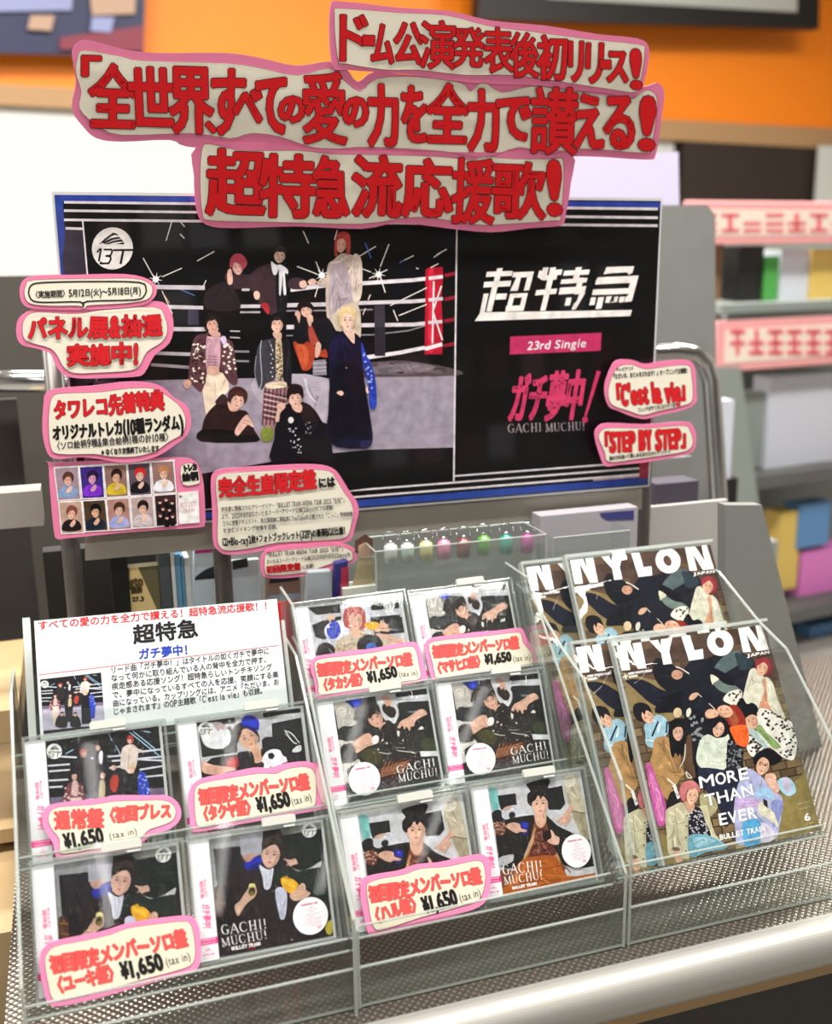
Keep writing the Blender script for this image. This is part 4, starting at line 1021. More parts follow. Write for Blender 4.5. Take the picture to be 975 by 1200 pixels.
def shelf_metal():
    m, nt, b = new_mat('embossed_metal')
    b.inputs['Metallic'].default_value = 0.85; b.inputs['Roughness'].default_value = 0.28
    b.inputs['Base Color'].default_value = srgb('b9b4ac')
    tc = nt.nodes.new('ShaderNodeTexCoord'); mp = nt.nodes.new('ShaderNodeMapping')
    mp.inputs['Rotation'].default_value = (0, 0, math.radians(45)); mp.inputs['Scale'].default_value = (1, 1, 1)
    ck = nt.nodes.new('ShaderNodeTexChecker'); ck.inputs['Scale'].default_value = 240
    nt.links.new(tc.outputs['Object'], mp.inputs[0]); nt.links.new(mp.outputs[0], ck.inputs['Vector'])
    w1 = nt.nodes.new('ShaderNodeTexWave'); w1.inputs['Scale'].default_value = 47; w1.wave_type = 'BANDS'; w1.bands_direction = 'X'
    w2 = nt.nodes.new('ShaderNodeTexWave'); w2.inputs['Scale'].default_value = 47; w2.wave_type = 'BANDS'; w2.bands_direction = 'Y'
    for w in (w1, w2): nt.links.new(mp.outputs[0], w.inputs['Vector'])
    mul = nt.nodes.new('ShaderNodeMath'); mul.operation = 'MULTIPLY'
    nt.links.new(w1.outputs['Fac'], mul.inputs[0]); nt.links.new(w2.outputs['Fac'], mul.inputs[1])
    bp = nt.nodes.new('ShaderNodeBump'); bp.inputs['Strength'].default_value = 0.45; bp.inputs['Distance'].default_value = 0.0012
    nt.links.new(mul.outputs[0], bp.inputs['Height']); nt.links.new(bp.outputs[0], b.inputs['Normal'])
    mx = nt.nodes.new('ShaderNodeMix'); mx.data_type = 'RGBA'; mx.inputs['A'].default_value = srgb('786e64'); mx.inputs['B'].default_value = srgb('aaa49a')
    nt.links.new(mul.outputs[0], mx.inputs['Factor']); nt.links.new(mx.outputs['Result'], b.inputs['Base Color'])
    return m
M['shelf_metal'] = shelf_metal()
M['smooth_metal'] = plain('brushed_metal', 'a4a29c', 0.5, 0.6)

# ------------------------------------------------------------------ the setting
FAR = Plane((0, 6.2, 1.6), (-math.sin(math.radians(8)), math.cos(math.radians(8)), 0))
MID = Plane((0, 3.0, 1.6), (-math.sin(math.radians(8)), math.cos(math.radians(8)), 0))
def planar_box(name, plane, x0, y0, x1, y1, depth, mat, parent=None, bevel=0):
    """upright box whose front face spans the photo rectangle x0,y0 - x1,y1 on an upright plane"""
    A = plane.at(x0, (y0 + y1) / 2); B = plane.at(x1, (y0 + y1) / 2); T = plane.at((x0 + x1) / 2, y0)[2]; Bo = plane.at((x0 + x1) / 2, y1)[2]
    n = plane.n; v = [(A[0], A[1], Bo), (B[0], B[1], Bo), (B[0], B[1], T), (A[0], A[1], T)]
    m = MB().slab(v, n * depth)
    return m.build(name, mat, parent, bevel=bevel)

def structure(o): o['kind'] = 'structure'; return o
def room():
    M['floor'] = plain('floor_vinyl', '8f8b84', 0.5, mott=.1, scale=20)
    M['ceiling'] = plain('ceiling_paint', 'd8d6d0', 0.8)
    M['wall_white'] = plain('white_wall', 'd2d2cc', 0.7)
    M['wall_back'] = plain('wall_paint', '9c9890', 0.7)
    M['wall_dark'] = plain('shop_dark', '38342f', 0.7)
    structure(MB().box(-5, 6, -9, 8.2, -0.05, 0).build('floor', M['floor']))
    structure(MB().box(-5, 6, -9, 8.2, 4.2, 4.25).build('ceiling', M['ceiling']))
    structure(MB().box(-5.05, -5, -9, 8.2, 0, 4.2).build('wall_left', M['wall_back']))
    structure(MB().box(6, 6.05, -9, 8.2, 0, 4.2).build('wall_right', M['wall_back']))
    structure(MB().box(-5, 6, -9.05, -9, 0, 4.2).build('wall_front', M['wall_dark']))
    structure(MB().box(-5, 6, 8.2, 8.25, 0, 4.2).build('wall_back', M['wall_back']))
room()

def background():
    M['orange'] = plain('orange_paint', 'ff8a10', 0.5); M['tan'] = plain('tan_trim', 'b08a60', 0.6)
    M['navy'] = plain('navy_print', '20264a', 0.5); M['lilac'] = plain('lilac_print', '8a90b8', 0.5); M['maroon'] = plain('maroon_print', '7a2438', 0.5)
    M['skin_print'] = plain('warm_print', 'b09078', 0.5); M['screen_frame'] = plain('screen_frame', '15120f', 0.5)
    M['screen_pale'] = plain('screen_pale', 'b4b8b0', 0.5)
    # orange fascia above the far wall
    F = FAR
    o = MB().slab([F.at(-120, -160), F.at(1120, -140), F.at(1120, 158), F.at(-120, 92)], F.n * 0.08).build('fascia', M['orange']); tag(o, 'wide plain orange band high along the far wall', 'sign board')
    o = MB().slab([F.off(.03).at(-120, 92), F.off(.03).at(1120, 158), F.off(.03).at(1120, 182), F.off(.03).at(-120, 116)], F.n * 0.05).build('trim_1', M['tan']); structure(o)
    FW = F.off(-.02)
    o = MB().slab([FW.at(-120, 114), FW.at(790, 160), FW.at(790, 360), FW.at(-120, 360)], F.n * 0.06).build('wall_panel', M['wall_white']); tag(o, 'bright white wall board below the orange band, behind the poster', 'wall board')
    # picture screen, top left
    S = F.off(.15)
    r = empty('wall_screen', Matrix.Translation(Vector(S.at(80, 62))), 'blurred dark blue poster with pale figures on the orange band, top left corner', 'poster')
    r0 = Matrix.Translation(-Vector(S.at(80, 62)))
    def sub(name, q, mat, d=.02, off=0.0):
        PP = S.off(off); m = MB().slab([PP.at(*p) for p in q], S.n * d); ob = m.build(name, mat, r); ob.matrix_parent_inverse = Matrix.Identity(4)
        for v in ob.data.vertices: v.co = r0 @ v.co
        return ob
    sub('frame', [(-80, -80), (172, -80), (168, 66), (-80, 60)], M['navy'])
    sub('printed_figure', [(-40, -60), (90, -60), (84, 12), (-30, 14)], M['lilac'], .01, .02)
    sub('printed_figure', [(36, 18), (64, 18), (60, 36), (32, 34)], M['skin_print'], .01, .03)
    sub('printed_figure', [(104, -20), (160, -20), (158, 16), (108, 18)], M['skin_print'], .01, .02)
    sub('printed_figure', [(108, 20), (134, 20), (130, 38), (106, 36)], M['lilac'], .01, .03)
    sub('printed_band', [(70, 44), (168, 30), (168, 60), (70, 58)], M['maroon'], .01, .02)
    # hanging monitor, top right
    r = empty('monitor', Matrix.Identity(4), 'black framed pale monitor hanging in front of the orange band, top right', 'monitor')
    S = F.off(.3)
    MB().slab([S.at(565, -90), S.at(962, -80), S.at(960, 34), S.at(560, 22)], F.n * 0.08).build('frame', M['screen_frame'], r)
    S2 = S.off(.01); MB().slab([S2.at(640, -70), S2.at(936, -66), S2.at(934, 14), S2.at(642, -2)], F.n * 0.02).build('screen', M['screen_pale'], r)
    # block with the recess shade in its colour, and its lilac sheet
    o = planar_box('painted_recess', F.off(.02), 800, 168, 962, 245, .3, plain('recess_shade', '30241c', .7)); tag(o, 'dark painted block standing for a shaded opening below the orange band on the right', 'recess')
    o = planar_box('white_sheet', F.off(.1), 958, 172, 1040, 250, .02, M['wall_white']); tag(o, 'white sheet at the right edge beside the dark block', 'sheet')
    M['lilac_sheet'] = plain('lilac_sheet', 'c9c4dc', 0.5)
    P = Plane((0, 2.3, 0), (0, 1, 0))
    o = MB().slab([P.at(640, 182), P.at(795, 178), P.at(812, 1040), P.at(640, 1040)], np.array([0, .01, 0])).build('lilac_sheet', M['lilac_sheet']); tag(o, 'pale lilac sheet showing above the top right corner of the poster', 'sheet')
    # grey gondola panel behind poster left and grey pillar right of it
    P = Plane((0, 2.2, 0), (0, 1, 0))
    M['panel_dark'] = plain('dark_grey_panel', '504c45', 0.5, mott=.06, scale=12)
    o = MB().slab([P.at(-80, 325), P.at(700, 312), P.at(700, 900), P.at(-80, 900)], np.array([0, .03, 0])).build('display_board', M['panel_dark']); tag(o, 'dark grey metal display back panel seen left of the poster', 'panel')
    P = Plane((0, 2.0, 0), (0, 1, 0))
    o = MB().slab([P.at(740, 241), P.at(829, 240), P.at(838, 252), P.at(842, 1060), P.at(740, 1060)], np.array([0, .06, 0])).build('pillar_panel', M['grey_panel']); tag(o, 'grey green metal panel just right of the poster', 'panel')
    P = Plane((0, 1.85, 0), (0, 1, 0))
    Q = [P.at(x, y) for x, y in ((-30, 446), (60, 447), (300, 438), (700, 416), (790, 412), (812, 415), (826, 426), (833, 446), (838, 520), (846, 660), (850, 760))]
    o = MB().tube(Q, 0.019, 16).build('rail_frame', M['chrome'], smooth=True); tag(o, 'bent chrome tube frame running behind the poster', 'tube frame')
    # right hand shelving with pink sign boards
    M['sign_pink'] = plain('sign_pink', 'f2a8a8', 0.6); M['sign_red'] = plain('sign_red', 'ee7078', 0.6); M['sign_cream'] = plain('sign_cream', 'f4e4d4', 0.6)
    P = MID
    def sign(x0, y0, x1, y1, label):
        r = empty('shelf_sign', Matrix.Identity(4), label, 'sign', 'pink lettered signs on the right shelving')
        planar_box('border', P, x0, y0, x1, y1, .012, M['sign_pink'], r, bevel=.01)
        planar_box('panel', P.off(.004), x0 + 12, y0 + 10, x1 - 4, y1 - 10, .003, M['sign_cream'], r)
        n = 7; rr = random.Random(x0)
        mb = MB()
        for i in range(n):
            xa = x0 + 18 + (x1 - x0 - 26) * i / n; xb = xa + (x1 - x0 - 26) / n * .78; PP = P.off(.008)
            for (u0, v0, u1, v1) in ((0, .0, 1, .18), (0, .45, 1, .62), (.38, 0, .62, 1), (0, .82, 1, 1)):
                if rr.random() < .85:
                    ya, yb = y0 + 14, y1 - 14
                    q = [PP.at(xa + (xb - xa) * u0, ya + (yb - ya) * v1), PP.at(xa + (xb - xa) * u1, ya + (yb - ya) * v1), PP.at(xa + (xb - xa) * u1, ya + (yb - ya) * v0), PP.at(xa + (xb - xa) * u0, ya + (yb - ya) * v0)]
                    mb.slab(q, P.n * .002)
        mb.build('lettering', M['sign_red'], r)
    sign(802, 236, 1010, 286, 'upper pink and white sign with red lettering on the right shelving')
    sign(838, 372, 1020, 430, 'lower pink and white sign with red lettering on the right shelving')
    M['shelf_grey'] = plain('shelf_grey', '8e9690', 0.45); M['pale'] = plain('pale_goods', 'ccd0da', 0.5); M['greenp'] = plain('green_goods', '4aa04a', 0.5)
    M['bluep'] = plain('blue_goods', '5a88b8', 0.5); M['yellowp'] = plain('yellow_goods', 'd8b860', 0.5); M['pinkp'] = plain('pink_goods', 'd87ac0', 0.5); M['brownp'] = plain('brown_goods', '7a5a3c', 0.5)
    M['greyp'] = plain('mid_grey', '5c5c5a', 0.6); M['rosep'] = plain('rose_goods', 'c8909c', .5)
    r = empty('side_shelving', Matrix.Identity(4), 'blurred grey metal shelving at the right edge of the picture', 'shelf unit')
    planar_box('back_panel', P.off(-.35), 842, 255, 1120, 850, .03, M['shelf_grey'], r)
    planar_box('shelf_board', P, 846, 352, 1080, 362, .34, M['shelf_grey'], r); planar_box('shelf_board', P, 862, 548, 1080, 562, .34, M['greyp'], r); planar_box('shelf_board', P, 890, 702, 1100, 716, .34, M['greyp'], r)
    PU = P.off(.01); MB().slab([PU.at(840, 430), PU.at(868, 430), PU.at(912, 760), PU.at(920, 840), PU.at(880, 840), PU.at(866, 640)], P.n * .03).build('upright', M['shelf_grey'], r)
    PB = P.off(-.12)
    for i, (x0, y0, x1, y1, m_, lab) in enumerate([
        (826, 290, 845, 352, 'brownp', 'brown case on the top shelf, leftmost'), (866, 288, 894, 352, 'black', 'black case on the top shelf of the right shelving'), (896, 300, 912, 352, 'greenp', 'narrow green case on the top shelf'), (914, 292, 948, 352, 'pale', 'pale case on the top shelf right of the green one'), (950, 292, 990, 352, 'yellowp', 'yellow case on the top shelf at the right edge'),
        (900, 438, 1010, 548, 'pale', 'large pale pack on the middle shelf'), (868, 460, 896, 548, 'shelf_grey', 'grey pack on the middle shelf beside the upright'),
        (912, 600, 936, 690, 'yellowp', 'yellow magazine on the lower shelf'), (936, 590, 972, 640, 'bluep', 'blue magazine on the lower shelf'), (938, 642, 1000, 700, 'pinkp', 'pink magazine at the right edge of the lower shelf'), (948, 730, 1000, 800, 'bluep', 'blue pack under the lower shelf at the right edge')]):
        planar = planar_box('goods_pack', PB.off(.01 * (i % 3)), x0, y0, x1, y1, .09, M[m_]); tag(planar, lab, 'pack')
    # blurred goods between pillar and shelving
    P = Plane((0, 2.5, 0), (0, 1, 0))
    for x0, y0, x1, y1, m_, lab in [(826, 470, 858, 562, 'pale', 'pale blurred pack right of the lower title card'), (834, 596, 850, 640, 'rosep', 'small rose coloured pack right of the poster pole'), (826, 562, 864, 596, 'black', 'small black pack right of the poster pole')]:
        tag(planar_box('goods_pack', P, x0, y0, x1, y1, .05, M[m_]), lab, 'pack')
    tag(planar_box('low_counter', P, 812, 640, 900, 980, .3, M['shelf_grey']), 'grey counter block between the poster pole and the right shelving', 'counter')
    P = Plane((0, 1.55, 0), (0, 1, 0))
    tag(planar_box('purple_case', P, 764, 566, 812, 840, .05, plain('purple_dark', '46404c', .5)), 'dark purple case just right of the poster bottom corner', 'case')
    # left hand wooden rack
    r = empty('wooden_rack', Matrix.Identity(4), 'blurred wooden rack with dark goods at the left edge', 'rack')
    P = Plane((0, 1.5, 0), (0, 1, 0))
    planar_box('back_panel', Plane((0, 1.9, 0), (0, 1, 0)), -120, 470, 60, 1250, .02, M['dark'], r)
    planar_box('shelf_board', P, -90, 838, 24, 876, .3, M['wood'], r); planar_box('shelf_board', P, -90, 978, 26, 994, .3, M['wood'], r)
    planar_box('shelf_board', Plane((0, 1.3, 0), (0, 1, 0)), -90, 1100, 26, 1260, .4, M['wood'], r)
    planar_box('grey_rail', P, -90, 580, 50, 622, .05, plain('grey_rail', '9a968e', .5), r)
background()

def opposite():
    r = empty('opposite_shelving', Matrix.Translation(Vector((0.4, -2.2, 0))), 'shop shelving across the aisle, seen only as dim reflections in the poster', 'shelf unit')
    MB().box(-2.6, 2.6, -.34, -.30, 0, 2.05).build('back_panel', M['wall_dark'], r)
    rr = random.Random(12)
    for z in (.55, .95, 1.3, 1.65, 2.0): MB().box(-2.6, 2.6, -.30, 0, z - .02, z).build('shelf_board', M['greyp'], r)
    pal = [M[k] for k in ('pale', 'rosep', 'navy', 'wall_white', 'brownp', 'black', 'maroon', 'greyp')]
    for z in (.55, .95, 1.3, 1.65):
        x = -2.5
        while x < 2.4:
            w = rr.uniform(.12, .2)
            MB().box(x, x + w, -.12, -.10, z, z + rr.uniform(.12, .26)).build('face_out_sleeve', rr.choice(pal), r); x += w + rr.uniform(.02, .12)
opposite()

# ------------------------------------------------------------------ shelf, rack and the poster stand
def shelf():
    r = empty('display_shelf', Matrix.Translation(Vector((0.4, 1.0, 0.80))), 'grey embossed metal shelf under the clear racks', 'shelf')
    off = Vector((0.4, 1.0, 0.80))
    def loc(mb): mb.v = [tuple(Vector(v) - off) for v in mb.v]; return mb
    prof = [(0.912, 0.8302), (0.905, 0.8302)] + [(0.905 - 0.028 * math.sin(a), 0.802 + 0.028 * math.cos(a)) for a in np.linspace(0.15, math.pi, 28)] + [(0.912, 0.774)]
    m = MB(); m.slab([(-0.125, y, z) for y, z in prof], (2.15, 0, 0)); loc(m).build('rounded_nosing', M['smooth_metal'], r)
    loc(MB().box(-0.125, 2.025, 0.912, 1.60, 0.776, 0.83)).build('embossed_sheet', M['shelf_metal'], r)
    loc(MB().box(-0.12, 2.0, 0.915, 0.935, 0.742, 0.774)).build('front_board', plain('board_edge', '8c7048', .5), r)
    loc(MB().box(-0.12, 2.0, 0.96, 1.6, 0.05, 0.75)).build('under_shelf_shade', M['dark'], r)  # solid block; the shade of the interior below is its dark colour
shelf()

NV = np.array([0, .8890, -.4581])
ORG = np.array([.2631, 1.0369, .9992])
ROW = {('M', 0): 0.0, ('M', 1): .0640, ('M', 2): .1170, ('L', 0): -.012, ('L', 1): .034, ('L', 2): .075}
def rowplane(u, k): return Plane(ORG + NV * ROW[(u, k)], NV)

def rack(name, x0, x1, label, rows, side):
    r = empty(name, Matrix.Translation(Vector(((x0 + x1) / 2, 1.1, 0.831))), label, 'display rack', 'clear acrylic racks side by side on the metal shelf')
    off = Vector(((x0 + x1) / 2, 1.1, 0.831))
    def loc(mb): mb.v = [tuple(Vector(v) - off) for v in mb.v]; return mb
    for x in (x0, x1):
        m = MB().slab([(x - .0015, y, z) for y, z in side], (.003, 0, 0)); loc(m).build('side_panel', M['acrylic'], r)
        m = MB()                                              # panel edge, its bright glow painted by the whitish haze
        for (ya, za), (yb, zb) in zip(side[:-2], side[1:-1]):
            m.tube([(x, ya, za), (x, yb, zb)], .0019, 6)
        loc(m).build('painted_glow_edge', M['acrylic_edge'], r)
    m = MB().box(x0 + .002, x1 - .002, .935, .938, .8315, .879); loc(m).build('front_lip', M['acrylic'], r)
    m = MB().tube([(x0, .9365, .879), (x1, .9365, .879)], .0016, 6); m.tube([(x0, .9365, .8325), (x1, .9365, .8325)], .0016, 6); loc(m).build('painted_glow_edge', M['acrylic_edge'], r)
    m = MB().box(x0 + .002, x1 - .002, .938, 1.0, .8315, .8335); loc(m).build('tray_floor', M['acrylic'], r)
    for (pl, yb, hh) in rows:                                  # pl: plane, yb: height of the ledge point, hh: height of the sheet
        n = pl.n; up = np.array([0, .4581, .8890]); up -= up @ n * n; up /= np.linalg.norm(up)
        # point on the plane at the ledge
        b = np.array([0, 0, yb]); d = pl.p[1:] ; t = ((pl.p - np.array([0, 0, yb])) @ n) / n[1]; b = np.array([0, t, yb])
        back = b + n * .020
        m = MB().slab([(x0 + .002, *back[1:]), (x1 - .002, *back[1:]), (x1 - .002, *(back + up * hh)[1:]), (x0 + .002, *(back + up * hh)[1:])], n * .0025); loc(m).build('back_sheet', M['acrylic'], r)
        fr = b - n * .016
        m = MB().slab([(x0 + .002, *fr[1:]), (x1 - .002, *fr[1:]), (x1 - .002, *back[1:]), (x0 + .002, *back[1:])], -up * .003); loc(m).build('ledge', M['acrylic'], r)
        m = MB().slab([(x0 + .002, *fr[1:]), (x1 - .002, *fr[1:]), (x1 - .002, *(fr + up * .011)[1:]), (x0 + .002, *(fr + up * .011)[1:])], -n * .0025); loc(m).build('lip', M['acrylic'], r)
        m = MB().tube([(x0, *(fr + up * .011)[1:]), (x1, *(fr + up * .011)[1:])], .0014, 6); m.tube([(x0, *(fr - up * .001)[1:]), (x1, *(fr - up * .001)[1:])], .0014, 6); loc(m).build('painted_glow_edge', M['acrylic_edge'], r)
    return r
sideM = [(.935, .8315), (.935, .925), (1.21, 1.19), (1.285, 1.19), (1.285, .8315)]
sideL = [(.925, .8315), (.925, .945), (1.17, 1.14), (1.235, 1.14), (1.235, .8315)]
sideR = [(.935, .8315), (.935, .955), (.9625, 1.024), (1.061, 1.108), (1.12, 1.125), (1.2156, 1.166), (1.26, 1.166), (1.26, .8315)]
rack('cd_rack', -.094, .224, 'left clear acrylic rack with four boxed discs and the white caption card', [(rowplane('L', 0), .885, .15), (rowplane('L', 1), .985, .13), (rowplane('L', 2), 1.06, .10)], sideL)
rack('cd_rack', .230, .541, 'middle clear acrylic rack holding six boxed discs in three rows', [(rowplane('M', 0), .887, .15), (rowplane('M', 1), .975, .13), (rowplane('M', 2), 1.06, .13)], sideM)

# ------------------------------------------------------------------ discs in clear keepers
def obi_art():
    a = Art([(0, 0), (100, 0), (100, 600), (0, 600)])
    a.p('d8dadc', '-5 -5 105 -5 105 605 -5 605', 0)
    a.t('d8608e', '超特急', 36, 205, 36, 295, 20, bold=.6)
    a.t('d8608e', 'BULLET', 60, 200, 60, 290, 10, bold=.6)
    a.t('dc5c92', 'ガチ夢中!', 38, 318, 38, 440, 40, bold=1.4, shear=.15)
    a.p('d83c88', '0 490 100 490 100 522 0 522', 0); a.t('f8e8f0', '初回限定盤', 12, 502, 90, 502, 9); a.t('f8e8f0', '初回出荷分のみ', 12, 517, 90, 517, 9)
    a.l('d86a9c', 3, '34 552 50 540 66 552'); a.l('d86a9c', 3, '42 552 50 546 58 552'); a.t('d86a9c', 'UPCH-80', 22, 574, 80, 574, 11, bold=.6); a.t('b8a0ac', '¥1,650', 26, 590, 76, 590, 9)
    a.l('c8ccd0', 1.5, '0 24 100 24')
    return a
OBI = obi_art()
def sticker_art():
    a = Art([(0, 0), (200, 0), (200, 200), (0, 200)])
    a.e('dcdee0', 100, 100, 99, 99, n=40)
    a.t('c04070', '初回限定盤封入特典', 52, 42, 148, 42, 11, bold=.4)
    for i, (x0, x1) in enumerate(((72, 128), (60, 140), (80, 122), (52, 150), (66, 134), (40, 160), (56, 146), (44, 158), (70, 130))):
        a.t('d86a94' if i % 3 else '8a8a94', 'メンバー別絵柄トレカ封入応募券'[:int((x1 - x0) / 7)], x0, 60 + i * 12, x1, 60 + i * 12, 8)
    a.l('d86a94', 2, '132 156 150 156 152 172 134 172 132 156'); a.t('d86a94', 'CD', 134, 170, 150, 170, 9, bold=.4)
    return a
STK = sticker_art()

def disc(name, u, k, quad, art, label, sticker=None, tab=None, film=True):
    pl = rowplane(u, k); M4, w, h = sheet(pl, quad)
    r = empty(name, M4, label, 'cd', 'boxed discs standing in the clear racks')
    lx, rx, by, ty = -.178 * w, w * 1.035, -.028 * h, h * 1.03
    art.build('booklet', w, h, M['cover'], r, z=-.0013)
    m = MB().box(lx + .001, rx - .001, by + .001, ty - .001, -.0098, -.0022); m.build('disc_tray', M['tray'], r)
    m = MB().box(lx, rx, by, ty, -.0006, .0002); t = .0012
    m.box(lx, lx + t, by, ty, -.010, -.0006).box(rx - t, rx, by, ty, -.010, -.0006).box(lx, rx, by, by + t, -.010, -.0006).box(lx, rx, ty - t, ty, -.010, -.0006)
    m.build('jewel_case', M['case'], r)
    MB().box(lx - .0004, lx, by, ty, -.0104, .0008).build('obi_spine', M['white_paper'], r)
    o = OBI.build('obi', -lx - .0005, ty - by - .004, M['ink'], r, z=0); o.location = (lx, by + .002, .0006)
    if sticker:
        su, sv, sr = sticker
        o = STK.build('sticker', 2 * sr * w, 2 * sr * w, M['ink'], r, z=0); o.location = (su * w - sr * w, h - sv * h - sr * w, .0009)
    # keeper frame
    kx0, kx1, ky0, ky1 = lx - .022 * w, rx + .035 * w, by - .02 * h, ty + .03 * h; b = .0032
    m = MB().box(kx0, kx0 + b, ky0, ky1, -.014, .0045).box(kx1 - b, kx1, ky0, ky1, -.014, .0045).box(kx0 + b, kx1 - b, ky0, ky0 + b, -.014, .0045).box(kx0 + b, kx1 - b, ky1 - b, ky1, -.014, .0045)
    m.build('keeper_frame', M['keeper'], r, bevel=.0007)
    if film:
        nx, ny = 14, 10; V = []; F = []
        rr = random.Random(label)
        ph = [rr.uniform(0, 6) for _ in range(4)]
        for j in range(ny + 1):
            for i in range(nx + 1):
                x = lx + (rx - lx) * i / nx; y = by + (ty - by) * j / ny; s_ = j / ny
                V.append((x, y, .0018 + .0006 * math.sin(x * 160 + ph[0] + 1.5 * s_) * s_ ** 2 + .0003 * math.sin(y * 90 + ph[1])))
        for j in range(ny):
            for i in range(nx): F.append((j * (nx + 1) + i, j * (nx + 1) + i + 1, (j + 1) * (nx + 1) + i + 1, (j + 1) * (nx + 1) + i))
        mesh('shrink_film', V, F, M['film'], r, smooth=True)
    if tab:
        c, tw = tab
        P = []
        x0, x1, y0, y1, q = c * w - tw * w / 2, c * w + tw * w / 2, ky1 - .002, ky1 + .0065, .0028
        for cx_, cy_, a0 in ((x1 - q, y1 - q, 0), (x0 + q, y1 - q, 90)):
            for t_ in range(5): an = math.radians(a0 + t_ * 22.5); P.append((cx_ + q * math.cos(an), cy_ + q * math.sin(an)))
        P += [(x0, y0), (x1, y0)]
        MB().prism(P, .0005, .0065).build('lock_tab', M['white_plastic'], r, bevel=.0006)
        MB().box(x0 + .62 * (x1 - x0), x1 - .001, y0 - .004, y0 - .001, .0046, .0052).build('bar_code', M['tray'], r)
    return r

A_yuki, A_masa, A_haru, A_taku, A_taka, A_group = art_yuki(), art_masahiro(), art_haru(), art_takuya(), art_takashi(), art_group()
disc('boxed_cd', 'L', 1, [(52.8, 868.8), (185.3, 850.8), (198.9, 984.4), (63.7, 1007.1)], A_group, 'boxed cd with the whole group before a boxing ring, in the left rack', tab=(.55, .32))
disc('boxed_cd', 'L', 1, [(229.7, 846.5), (352.2, 829.5), (368.9, 957.3), (244.1, 978.7)], A_taku, 'boxed cd of a reclining man with a football, upper right in the left rack', tab=(.62, .33))
disc('boxed_cd', 'L', 0, [(62.2, 1014.3), (205.0, 991.3), (219.7, 1134.7), (73.9, 1163.1)], A_yuki, 'boxed cd of a man with a yellow bottle at the lower left corner', tab=(.55, .33))
disc('boxed_cd', 'L', 0, [(243.2, 982.7), (374.1, 965.6), (392.6, 1094.3), (259.2, 1123.6)], A_yuki, 'uncovered boxed cd of a man in black coat with a yellow bottle and round sticker', sticker=(.815, .795, .158), tab=(.62, .30))
disc('boxed_cd', 'M', 2, [(362.0, 711.4), (468.9, 697.4), (485.6, 805.6), (377.1, 822.7)], A_taka, 'boxed cd of a red haired man holding a record, top left in the middle rack')
disc('boxed_cd', 'M', 2, [(497.7, 696.2), (594.1, 684.0), (612.6, 788.5), (514.8, 803.6)], A_masa, 'boxed cd of a lying dark haired man, top right, price card over its foot', tab=(.55, .33))
disc('boxed_cd', 'M', 1, [(391.2, 823.1), (500.1, 806.6), (518.4, 919.9), (406.8, 940.8)], A_masa, 'uncovered boxed cd of a lying dark haired man, left of two in the middle row', sticker=(.2, .8, .165), tab=(.55, .34))
disc('boxed_cd', 'M', 1, [(527.7, 801.8), (629.7, 788.4), (649.7, 900.3), (546.8, 915.1)], A_masa, 'uncovered boxed cd of a lying dark haired man, right of two in the middle row', sticker=(.2, .8, .165), tab=(.62, .34))
disc('boxed_cd', 'M', 0, [(419.3, 955.0), (539.7, 933.5), (560.2, 1061.6), (437.8, 1087.4)], A_haru, 'boxed cd of a man in a black coat, bottom row, price card over its foot', tab=(.55, .34))
disc('boxed_cd', 'M', 0, [(568.7, 920.8), (678.5, 908.5), (699.0, 1026.4), (592.9, 1050.6)], A_haru, 'uncovered boxed cd of a man in a black coat and brown skirt with round sticker', sticker=(.83, .72, .16), tab=(.55, .34))

# ------------------------------------------------------------------ price cards in front of the discs
def price(u, k, crop, out, inn, l1, l2, who, pr, tx, label, extra=None):
    def draw(a):
        R_, E_ = 'f0524e', '5a1a1c'
        if extra: extra(a, R_, E_)
        else: a.t(R_, '初回限定メンバーソロ盤', *l1, bold=4.2, jit=.09, edge=E_, ew=2.0)
        if who: a.t(R_, who, *l2, bold=4.0, jit=.09, edge=E_, ew=2.0)
        a.t(INK, '¥1,650', *pr, bold=5.5, jit=.05); a.t('3a3a3a', '(tax in)', *tx, bold=.3, jit=.06)
    build_card('price_card', rowplane(u, k).off(.0075), crop, [(out, inn)], label, 'price card', 'pink edged price cards on the discs', draw, matb=M['price_pink'], matp=M['price_cream'])
price('L', 1, (20, 820, 4.875), '145 690 160 620 230 590 400 570 500 558 560 545 760 545 860 548 920 590 938 650 920 700 860 745 770 775 720 810 660 845 400 880 260 905 218 888 205 820 160 750',
      '178 680 200 630 260 610 420 600 560 580 720 575 820 572 880 590 905 630 895 680 850 710 760 740 730 765 700 790 520 835 270 880 245 850 240 790 200 740', None, None, None,
      (275, 855, 500, 812, 88), (528, 796, 688, 766, 38), 'pink edged price card reading regular edition, on the group cover cd',
      lambda a, R_, E_: (a.t(R_, '通常盤', 215, 748, 500, 726, 112, bold=4.2, jit=.08, edge=E_, ew=2.0), a.t(R_, '〈初回プレス', 500, 705, 885, 675, 88, bold=4.0, jit=.08, edge=E_, ew=2.0)))
price('L', 1, (200, 810, 4.875), '100 640 110 560 170 500 330 465 480 435 560 440 640 415 760 400 830 420 865 480 868 600 860 660 840 680 700 705 480 745 300 778 150 805 115 780 108 700',
      '135 620 140 560 180 525 340 495 500 470 600 470 660 445 760 430 810 450 828 500 830 600 822 650 780 665 600 695 400 732 200 775 155 770 140 720',
      (165, 655, 795, 562, 96), (165, 745, 488, 700, 84), '〈タクヤ盤〉', (498, 692, 686, 650, 82), (692, 652, 806, 624, 46), 'pink edged price card on the football player cd, upper row of the left rack')
